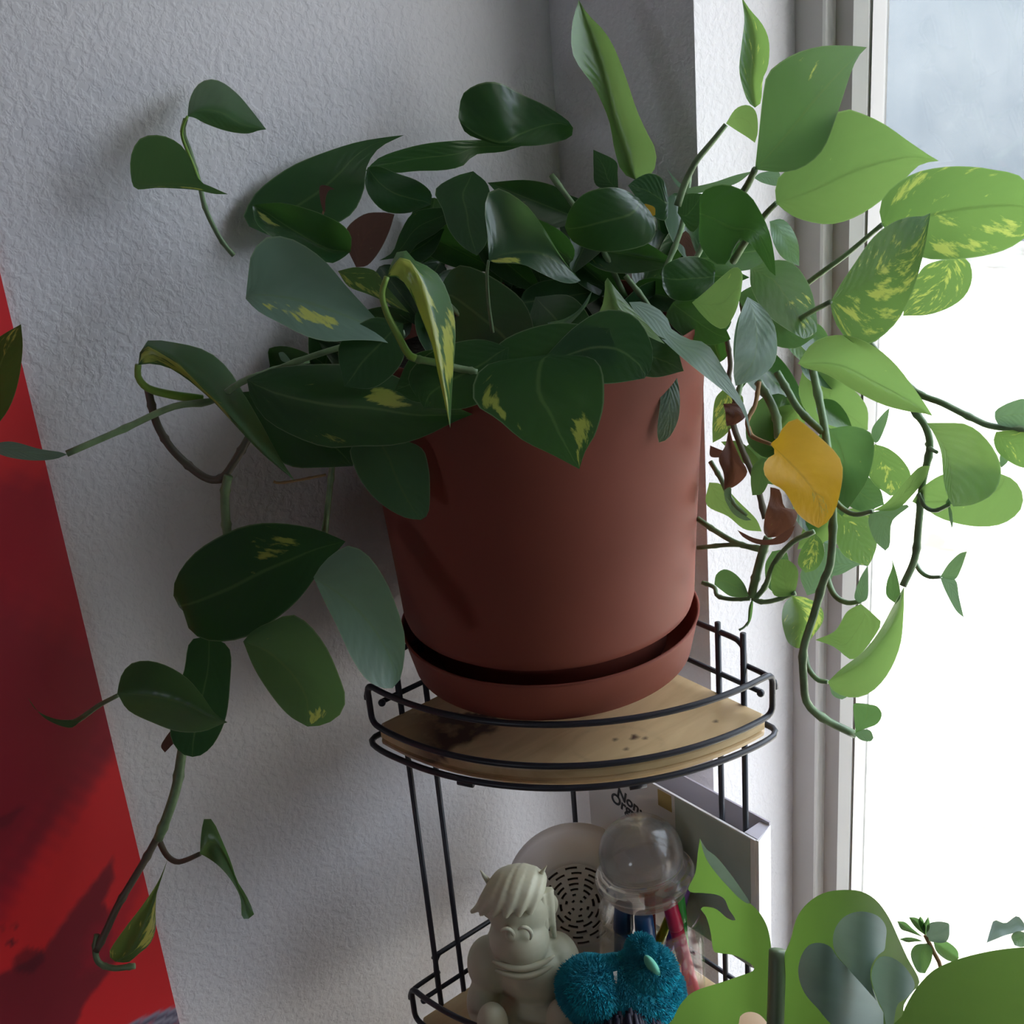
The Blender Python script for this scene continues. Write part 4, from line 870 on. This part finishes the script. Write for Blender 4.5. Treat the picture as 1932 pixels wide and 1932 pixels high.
pen(jp(.040, .014, .005), jp(.019, .010, .126), .0075, ('pink', (.75, .03, .12)), 'bright pink felt pen leaning in the jar')
pen(jp(.036, -.012, .005), jp(.030, .002, .124), .0062, ('green', (.04, .55, .08)), 'bright green felt pen in the jar')
pen(jp(.014, -.026, .005), jp(.039, -.006, .125), .0052, ('purple', (.22, .1, .5)), 'purple felt pen behind the green pen')
pen(jp(.0, -.034, .005), jp(.043, -.018, .130), .0052, ('yellow', (.62, .66, .02)), 'yellow-green felt pen at the back of the jar')
pen(jp(-.006, .030, .005), jp(-.008, .012, .112), .0095, ('blue', (.02, .07, .20)), 'dark blue pen left of the pink pen')
pen(jp(-.034, .006, .005), jp(-.026, -.006, .112), .0095, ('navy', (.04, .06, .16)), 'navy marker pen at the left side of the jar')
pen(jp(.02, .03, .005), jp(.0225, .0215, .05), .005, ('orange', (.75, .14, .03)), 'short orange pen below the pink pen')
pen(jp(.002, -.03, .005), jp(.004, -.026, .125), .0055, ('red', (.6, .05, .02)), 'red pen in the middle of the jar')

# cream figurine: seated figure with combed hair, curled moustache and full beard
fb = at(978, 1710, 1.30); FX = Vector((fb.x, fb.y, Z2+.0005))
fig = thing('figurine', 'pale cream resin figurine of a seated bearded figure with combed hair', 'figurine', FX)
def fp(a, b, z): return FX+HX*a+HF*b+ZU*z
hz = fb.z-Z2   # head centre height
bm = bmesh.new()
blob(bm, fp(0, .0, hz), .032, (1.0, 1.0, 1.22))
blob(bm, fp(-.002, .012, hz-.030), .030, (1.08, 1.0, 1.05))
blob(bm, fp(.0, -.004, hz-.075), .05, (1.02, .72, .85))
blob(bm, fp(-.034, .0, hz-.072), .025, (1, 1, 1.3)); blob(bm, fp(.032, .0, hz-.074), .026, (1, 1, 1.3))
blob(bm, fp(-.045, .012, hz-.112), .019, (.9, 1, 1.7)); blob(bm, fp(.043, .010, hz-.11), .020, (.9, 1, 1.7))
blob(bm, fp(0, .004, .032), .045, (1.15, .75, .72))
blob(bm, fp(-.030, .034, .020), .022, (1, 1.6, .85)); blob(bm, fp(.030, .034, .020), .022, (1, 1.6, .85))
blob(bm, fp(-.036, .050, .050), .016, (1, 1, 1.4)); blob(bm, fp(.034, .050, .050), .016, (1, 1, 1.4))
blob(bm, fp(-.03, .0, hz+.002), .009, (.6, 1, 1.5)); blob(bm, fp(.033, .0, hz-.002), .009, (.6, 1, 1.5))
blob(bm, fp(-.009, .034, hz-.006), .006)
for v in bm.verts: v.co.z = max(v.co.z, Z2+.0006)
o = obj('body', bm, M_CREAM, fig); smooth_remesh(o, .0022, 5)
bm = bmesh.new()
for k, (a, w_) in enumerate(((-.026, .007), (-.017, .008), (-.007, .009), (.004, .010), (.015, .010), (.025, .009))):
    pts = []
    for s in np.linspace(0, 1, 14):
        th = math.radians(130-112*s)      # from the nape over the crown down to the brow
        rr = .0325
        side = a*(.60+.55*s)+.010*(1-s)-.012*s*s
        cs = math.sqrt(max(.15, 1-(side/.04)**2))
        pts.append(fp(side-.006*s, (rr*math.cos(th))*cs+.002, hz+.003+rr*1.12*math.sin(th)*cs))
    tube_bm(bm, pts, [w_*(.30+.72*math.sin(math.pi*min(1, .12+.80*s)))*(1-.35*max(0, s-.7)/.3) for s in np.linspace(0, 1, 14)], 8)
for a in (.012, .022, .030):
    pts = [fp(a+.004*s, .022-.02*a/.03+.004*math.sin(3*s), hz+.02-.060*s) for s in np.linspace(0, 1, 10)]
    tube_bm(bm, pts, [.0075*(1-.7*s) for s in np.linspace(0, 1, 10)], 8)
o = obj('hair', bm, M_CREAM2, fig); smooth_remesh(o, .0016, 2)
bm = bmesh.new()
for sgn in (-1, 1):
    c0 = (-.014 if sgn < 0 else .0035)
    pts = [fp(c0+sgn*0+.0075*math.cos(t), .037, hz-.002+.0095*math.sin(t)-.003) for t in np.linspace(2.3, -.7, 12)]
    tube_bm(bm, pts, [.0022*math.sin(math.pi*(.15+.7*k/11)) for k in range(12)], 8)
obj('moustache', bm, M_CREAM2, fig)
bm = bmesh.new()
for k in range(2):
    pts = [fp(x, .041+.002*k-.9*x*x*14*.4, hz-.043-.008*k+14*x*x*.6) for x in np.linspace(-.030+.002*k, .032-.002*k, 14)]
    tube_bm(bm, pts, [.0042*math.sin(math.pi*(.1+.8*j/13)) for j in range(14)], 8)
obj('beard', bm, M_CREAM, fig)
for sgn in (-1, 1):
    bm = bmesh.new(); pts = [fp(sgn*.024-.002, 0, hz+.030), fp(sgn*.029-.002, 0, hz+.040), fp(sgn*.033-.001, .002, hz+.049)]
    tube_bm(bm, pts, [.0035, .0022, .0004], 8); obj('horn', bm, M_CREAM2, fig)

# turquoise plush animal
M_TEAL = mat('turquoise_fur', (.006, .19, .27), .9, noisecol=(45, (.010, .30, .40), .4, .65, (1, 1, 1)))
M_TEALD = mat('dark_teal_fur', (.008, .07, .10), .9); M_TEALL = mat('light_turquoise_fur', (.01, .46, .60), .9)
M_DKHAIR = mat('dark_purple_hair', (.018, .016, .035), .6); M_EAR = mat('mint_ear_lining', (.12, .45, .33), .6); M_CLAW = mat('beige_claw', (.5, .46, .38), .5)
tb = at(1168, 1850, 1.262); TB = Vector((tb.x, tb.y, Z2+.0005))
toy = thing('plush_toy', 'fuzzy turquoise plush animal with mint-lined ear in front of the glass jar', 'toy', TB)
tz = tb.z-Z2
def tp(a, b, z): return TB+HX*a+HF*b+ZU*z
SH = [(tp(-.026, 0, tz-.010), .037, (1.05, .9, .95)), (tp(.028, -.004, tz+.006), .031, (1.0, .9, .9)), (tp(.012, .0, tz-.025), .045, (1.05, .85, .9)), (tp(.001, -.002, tz-.002), .030, (1.1, .85, .8)), (tp(.024, -.006, tz+.030), .015, (1, .8, 1.1)), (tp(.0, 0, .032), .042, (1.15, .9, .75)), (tp(.042, .0, tz-.015), .022, (1, .9, 1.1))]
bm = bmesh.new()
for c, r, s in SH: blob(bm, c, r, s)
for v in bm.verts: v.co.z = max(v.co.z, Z2+.0006)
o = obj('body', bm, M_TEAL, toy); smooth_remesh(o, .003, 4)
def furs(name, m, n, pred, seed, ln=.0042, wd=.0010):
    rq = random.Random(seed); vs = []; fs = []
    k = 0; tries = 0
    while k < n and tries < n*12:
        tries += 1
        c, r, s = SH[rq.randrange(len(SH))]
        d = Vector((rq.gauss(0, 1), rq.gauss(0, 1), rq.gauss(0, 1))).normalized()
        if d.dot(HF) < -.35: continue
        p = c+Vector((d.x*r*s[0], d.y*r*s[1], d.z*r*s[2]))*.985
        if p.z < Z2+.004 or not pred(p): continue
        if any(((p-c2).x/(r2*s2[0]))**2+((p-c2).y/(r2*s2[1]))**2+((p-c2).z/(r2*s2[2]))**2 < .9 for c2, r2, s2 in SH): continue
        t = d.orthogonal().normalized(); t.rotate(Matrix.Rotation(rq.uniform(0, 6.28), 3, d))
        tipp = p+(d+ZU*-.35+t*rq.uniform(-.5, .5)).normalized()*ln*rq.uniform(.6, 1.2)
        b2 = d.cross(t)
        i = len(vs); vs += [p+t*wd, p-t*wd*.5+b2*wd*.86, p-t*wd*.5-b2*wd*.86, tipp]
        fs += [(i, i+1, i+3), (i+1, i+2, i+3), (i+2, i, i+3)]; k += 1
    me = bpy.data.meshes.new(name); me.from_pydata([tuple(v) for v in vs], [], fs)
    return obj(name, me, m, toy, False, kind='stuff')
def hb(p): return (p-TB).dot(HX), (p-TB).z
furs('fur', M_TEAL, 14000, lambda p: True, 1)
furs('light_fur', M_TEALL, 3000, lambda p: math.hypot((hb(p)[0]+.030)/.022, (hb(p)[1]-tz-.004)/.013) < 1 or math.hypot((hb(p)[0]-.045)/.014, (hb(p)[1]-tz+.012)/.03) < 1, 2)  # pale patch at left; the right one paints a highlight into the fur
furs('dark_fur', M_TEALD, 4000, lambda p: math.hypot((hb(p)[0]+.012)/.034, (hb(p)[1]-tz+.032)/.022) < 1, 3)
bm = bmesh.new(); blob(bm, tp(.032, .014, tz+.026), .0095, (.8, .5, 1.7), Matrix.Rotation(.35, 3, HF)); obj('ear_lining', bm, M_EAR, toy)
bm = bmesh.new(); rh = random.Random(4)
for k in range(60):
    a0 = -.022+.062*rh.random(); d0 = rh.uniform(-.004, .004); z0 = tz-.004-abs(a0-.008)*.45+rh.uniform(-.004, .003)
    ln = rh.uniform(.045, .065)
    tube_bm(bm, [tp(a0*.9, .037+d0, z0), tp(a0, .047+d0, z0-.012), tp(a0*1.05+.002, .051+d0, z0-.03), tp(a0*1.1+.004, .046+d0, z0-ln)], [.002, .0036, .0034, .0008], 5)
obj('dark_hair', bm, M_DKHAIR, toy)
for k in range(3):
    bm = bmesh.new(); a0 = .012+.0095*k
    tube_bm(bm, [tp(a0, .056, tz-.014), tp(a0+.003, .060, tz-.026), tp(a0+.008, .058, tz-.056)], [.0006, .0030, .0036], 8); obj('claw', bm, M_CLAW, toy)
bm = bmesh.new(); v = [bm.verts.new(p) for p in (tp(-.006, .012, tz+.022), tp(-.002, .012, tz+.023), tp(-.005, .026, tz+.004))]; bm.faces.new(v)
r = bmesh.ops.extrude_face_region(bm, geom=bm.faces[:]); bmesh.ops.translate(bm, vec=HF*.0005, verts=[e for e in r['geom'] if isinstance(e, bmesh.types.BMVert)])
obj('care_tag', bm, M_VINYL2, toy, False)

# ------------------------------------------------------------------ monstera in front, lower right
def polyleaf(c, outline, m, dfun, parent, name='leaf', holes=(), step=9, label=None, uvs=(0, 1)):
    pts = [Vector(tr(c, p)) for p in outline]; sp = spline([Vector((*p, 0)) for p in pts+[pts[0]]], len(pts)*5)[:-1]
    P2 = [Vector((p.x, p.y)) for p in sp]; n = len(P2)
    edges = [(i, (i+1) % n) for i in range(n)]
    xs = [p.x for p in P2]; ys = [p.y for p in P2]
    x = min(xs)
    allp = list(P2); row = 0
    def inside(q):
        ins = False
        for i in range(n):
            a, b = P2[i], P2[(i+1) % n]
            if (a.y > q.y) != (b.y > q.y) and q.x < (b.x-a.x)*(q.y-a.y)/(b.y-a.y)+a.x: ins = not ins
        return ins
    y = min(ys)+step
    while y < max(ys):
        x = min(xs)+(step/2 if row % 2 else 0)
        while x < max(xs):
            q = Vector((x, y))
            if inside(q): allp.append(q)
            x += step
        y += step; row += 1
    r = delaunay_2d_cdt(allp, edges, [], 1, 1e-4)
    bm = bmesh.new(); ul = bm.loops.layers.uv.new('UVMap')
    vm = [bm.verts.new(at(v.x, v.y, dfun(v.x, v.y))) for v in r[0]]
    for f in r[2]:
        try: ff = bm.faces.new([vm[i] for i in f])
        except ValueError: continue
        for lp, i in zip(ff.loops, f):
            q = r[0][i]; lp[ul].uv = (.56+.34*(q.x-min(xs))/(max(xs)-min(xs)), (q.y-min(ys))/(max(ys)-min(ys)))
    return obj(name, bm, LM[m], parent, True, **({'label': label} if label else {}))
md = .93
mb = at(1500, 2290, md)
mon = thing('potted_monstera', 'young monstera with split leaves in the lower right foreground', 'potted plant', (mb.x, mb.y, mb.z))
M_TAN = mat('tan_ceramic', (.55, .37, .22), .45)
def cone_bow(x, y): return md+.02+.00014*(1465-x)+.00009*(y-1800)-.012*math.exp(-((x-1400)/60)**2)
polyleaf('K', [(318, 348), (345, 430), (400, 510), (470, 580), (540, 650), (600, 700), (650, 780), (672, 880), (668, 960), (662, 1090), (660, 1190), (658, 1300), (600, 1330), (655, 1290), (650, 1262), (610, 1222), (560, 1212), (520, 1232), (470, 1300), (150, 1320), (185, 1245), (225, 1170), (290, 1110), (420, 1066), (520, 1032), (582, 1008), (586, 988), (555, 962), (490, 930), (410, 918), (385, 905), (372, 820), (350, 740), (322, 700), (345, 688), (400, 700), (450, 742), (490, 758), (492, 745), (462, 700), (440, 650), (400, 628), (335, 620), (270, 615), (262, 590), (295, 520), (308, 420)], 'm', cone_bow, mon)
polyleaf('K', [(316, 345), (350, 400), (400, 440), (455, 505), (510, 580), (568, 672), (520, 650), (455, 585), (390, 510), (345, 440)], 'p', lambda x, y: cone_bow(x, y)-.004, mon, label='pale curled margin of the leaf', step=7)
def cone2(x, y): return md-.005+.00012*(x-1560)+.00006*(y-1800)+.000004*(x-1570)**2*.3
polyleaf('K', [(742, 915), (770, 850), (802, 740), (860, 665), (940, 618), (1040, 604), (1130, 615), (1200, 660), (1258, 740), (1305, 840), (1350, 940), (1412, 1060), (1370, 1120), (1330, 1190), (1315, 1320), (715, 1320), (722, 1150), (732, 1000)], 'm', cone2, mon)
vine('K', [(705, 905), (702, 1000), (698, 1150), (694, 1300), (690, 1700), (700, 2000), (730, 2230)], [md, md], 14, mat('monstera_stalk', (.17, .24, .13), .45), 'stalk', mon, False)
def lobe(outline, x0, y0, amp, sx):
    polyleaf('K', outline, 'p', lambda x, y: md-.035+amp*(((x-x0)/sx)**2)+.00006*(y-y0), mon, label='pale blue-green underside of a curled lobe', step=8)
lobe([(1170, 1075), (1205, 1165), (1245, 1290), (1010, 1290), (900, 1190), (835, 1110), (808, 1020), (820, 940), (860, 880), (920, 868), (970, 890), (1000, 935), (1050, 990), (1112, 1052)], 1560, 1850, .018, 60)
lobe([(1200, 1160), (1130, 1080), (1050, 990), (990, 910), (982, 830), (1010, 765), (1060, 725), (1130, 712), (1205, 735), (1245, 790), (1243, 860), (1236, 905), (1210, 925), (1180, 965), (1166, 1020), (1176, 1090)], 1625, 1780, .015, 50)
lobe([(1232, 1210), (1195, 1130), (1172, 1040), (1185, 975), (1220, 937), (1280, 944), (1345, 995), (1388, 1078), (1350, 1140), (1300, 1180), (1278, 1290), (1250, 1290)], 1690, 1830, .015, 50)
def cone3(x, y): return .80+.00012*(x-1800)-.0001*(y-1850)
polyleaf('K', [(2100, 880), (1932, 890), (1840, 898), (1750, 912), (1650, 935), (1560, 965), (1480, 1005), (1410, 1075), (1360, 1150), (1325, 1230), (1310, 1330), (2100, 1330)], 'm', cone3, mon, label='large smooth arching leaf')
vine('P', [(1900, 2000), (1750, 2100), (1600, 2240)], [.80, .93], 12, mat('monstera_stalk_dark', (.12, .2, .08), .45), 'stalk', mon, False)
bm = bmesh.new()
lathe_bm(bm, [(0, 0), (.035, 0), (.045, .01), (.052, .05), (.056, .07), (.054, .072), (.05, .06), (0, .055)], (mb.x, mb.y, mb.z), 48)
obj('pot', bm, M_TAN, mon)
bm = bmesh.new(); bmesh.ops.create_circle(bm, cap_ends=True, radius=.05, segments=32, matrix=Matrix.Translation((mb.x, mb.y, mb.z+.06))); obj('soil', bm, M_SOIL, mon, False)
# small table that carries the monstera and the little pots
TZ = mb.z-.0006
stand = thing('side_table', 'low wooden side table under the monstera pot', 'table', (.6, -.3, FZ))
prism('table_top', M_WOOD, [(.452, -.262), (.505, -.225), (.60, -.145), (.625, -.128), (.74, -.128), (.74, -.50), (.46, -.50), (.448, -.34)], TZ-.018, TZ, stand)
for (lx, ly) in ((.49, -.47), (.71, -.47), (.71, -.16), (.50, -.27)):
    box('leg', M_WOOD, (lx-.011, lx+.011, ly-.011, ly+.011, FZ, TZ-.018), stand)
# tan bowl glimpsed through the split leaf
tc_ = at(1416, 1972, 1.06)
bm = bmesh.new(); lathe_bm(bm, [(0, 0), (.03, 0), (.040, .02), (.042, .046), (.036, .060), (.022, .068), (0, .070)], (0, 0, 0), 48)
for v in bm.verts: v.co = Vector((tc_.x+v.co.x, tc_.y+v.co.y, mb.z+v.co.z*(tc_.z+.025-mb.z)/.07))
bowl = obj('ceramic_pot', bm, M_TAN, None, label='tan rounded ceramic pot glimpsed through the monstera leaf gap', category='pot')

# ------------------------------------------------------------------ two little succulents on the sill side
def succulent(c, stem, leaves, label, dep):
    base = at(*tr(c, stem[0]), dep)
    t = thing('succulent', label, 'plant', (base.x, base.y, base.z), group='small succulents by the window')
    bm = bmesh.new(); sp = spline([Vector((*tr(c, p), 0)) for p in stem], 14)
    tube_bm(bm, [at(q.x, q.y, dep) for q in sp], [4/FPX*dep]*14, 8); obj('stem', bm, STEMD, t)
    hh = base.z-mb.z+.004; bp_ = bmesh.new()
    lathe_bm(bp_, [(0, 0), (.014, 0), (.0155, .002), (.019, hh), (.0178, hh), (.0165, hh-.006), (0, hh-.006)], (base.x, base.y, mb.z), 32); obj('pot', bp_, M_TERRA, t)
    for (b, tp_, L, R, m) in leaves: leaf(c, b, tp_, L, R, m, (dep, dep-.01), parent=t, fold=.003)
succulent('K', [(1560, 1450), (1540, 1200), (1520, 1000), (1480, 910), (1440, 830)], [
    ((1440, 830), (1358, 740), [(1440, 780), (1400, 745)], [(1400, 800), (1375, 770)], 'g'),
    ((1440, 830), (1455, 738), [(1425, 790), (1440, 760)], [(1460, 800), (1462, 765)], 'g'),
    ((1445, 850), (1560, 790), [(1450, 780), (1500, 762), (1555, 770)], [(1480, 865), (1540, 865), (1560, 830)], 'p'),
    ((1480, 860), (1608, 945), [(1520, 855), (1560, 868), (1600, 905)], [(1495, 910), (1540, 950), (1580, 962)], 'g'),
    ((1450, 870), (1440, 1020), [(1390, 880), (1367, 930), (1400, 1010)], [(1475, 900), (1470, 960)], 'g'),
    ((1430, 840), (1300, 760), [(1380, 800), (1340, 765)], [(1360, 815), (1320, 800)], 'g'),
    ((1430, 860), (1310, 850), [(1390, 845), (1350, 840)], [(1390, 862), (1350, 865)], 'g'),
    ((1440, 830), (1415, 735), [(1420, 800), (1405, 760)], [(1440, 790), (1430, 755)], 'g')],
    'small green succulent in a little pot, between the split and arching monstera leaves', .98)
succulent('K', [(1960, 1300), (1950, 1100), (1945, 900), (1950, 820)], [
    ((1950, 800), (1745, 868), [(1900, 735), (1840, 770), (1785, 755), (1765, 800)], [(1900, 815), (1840, 830), (1790, 850)], 'p'),
    ((1950, 820), (1885, 880), [(1900, 810), (1868, 835)], [(1960, 870), (1920, 890)], 'g')],
    'pale succulent at the right edge above the large arching leaf', 1.0)
print('objects', len(bpy.data.objects), 'tris', sum(len(o.data.polygons) for o in bpy.data.objects if o.type == 'MESH'))
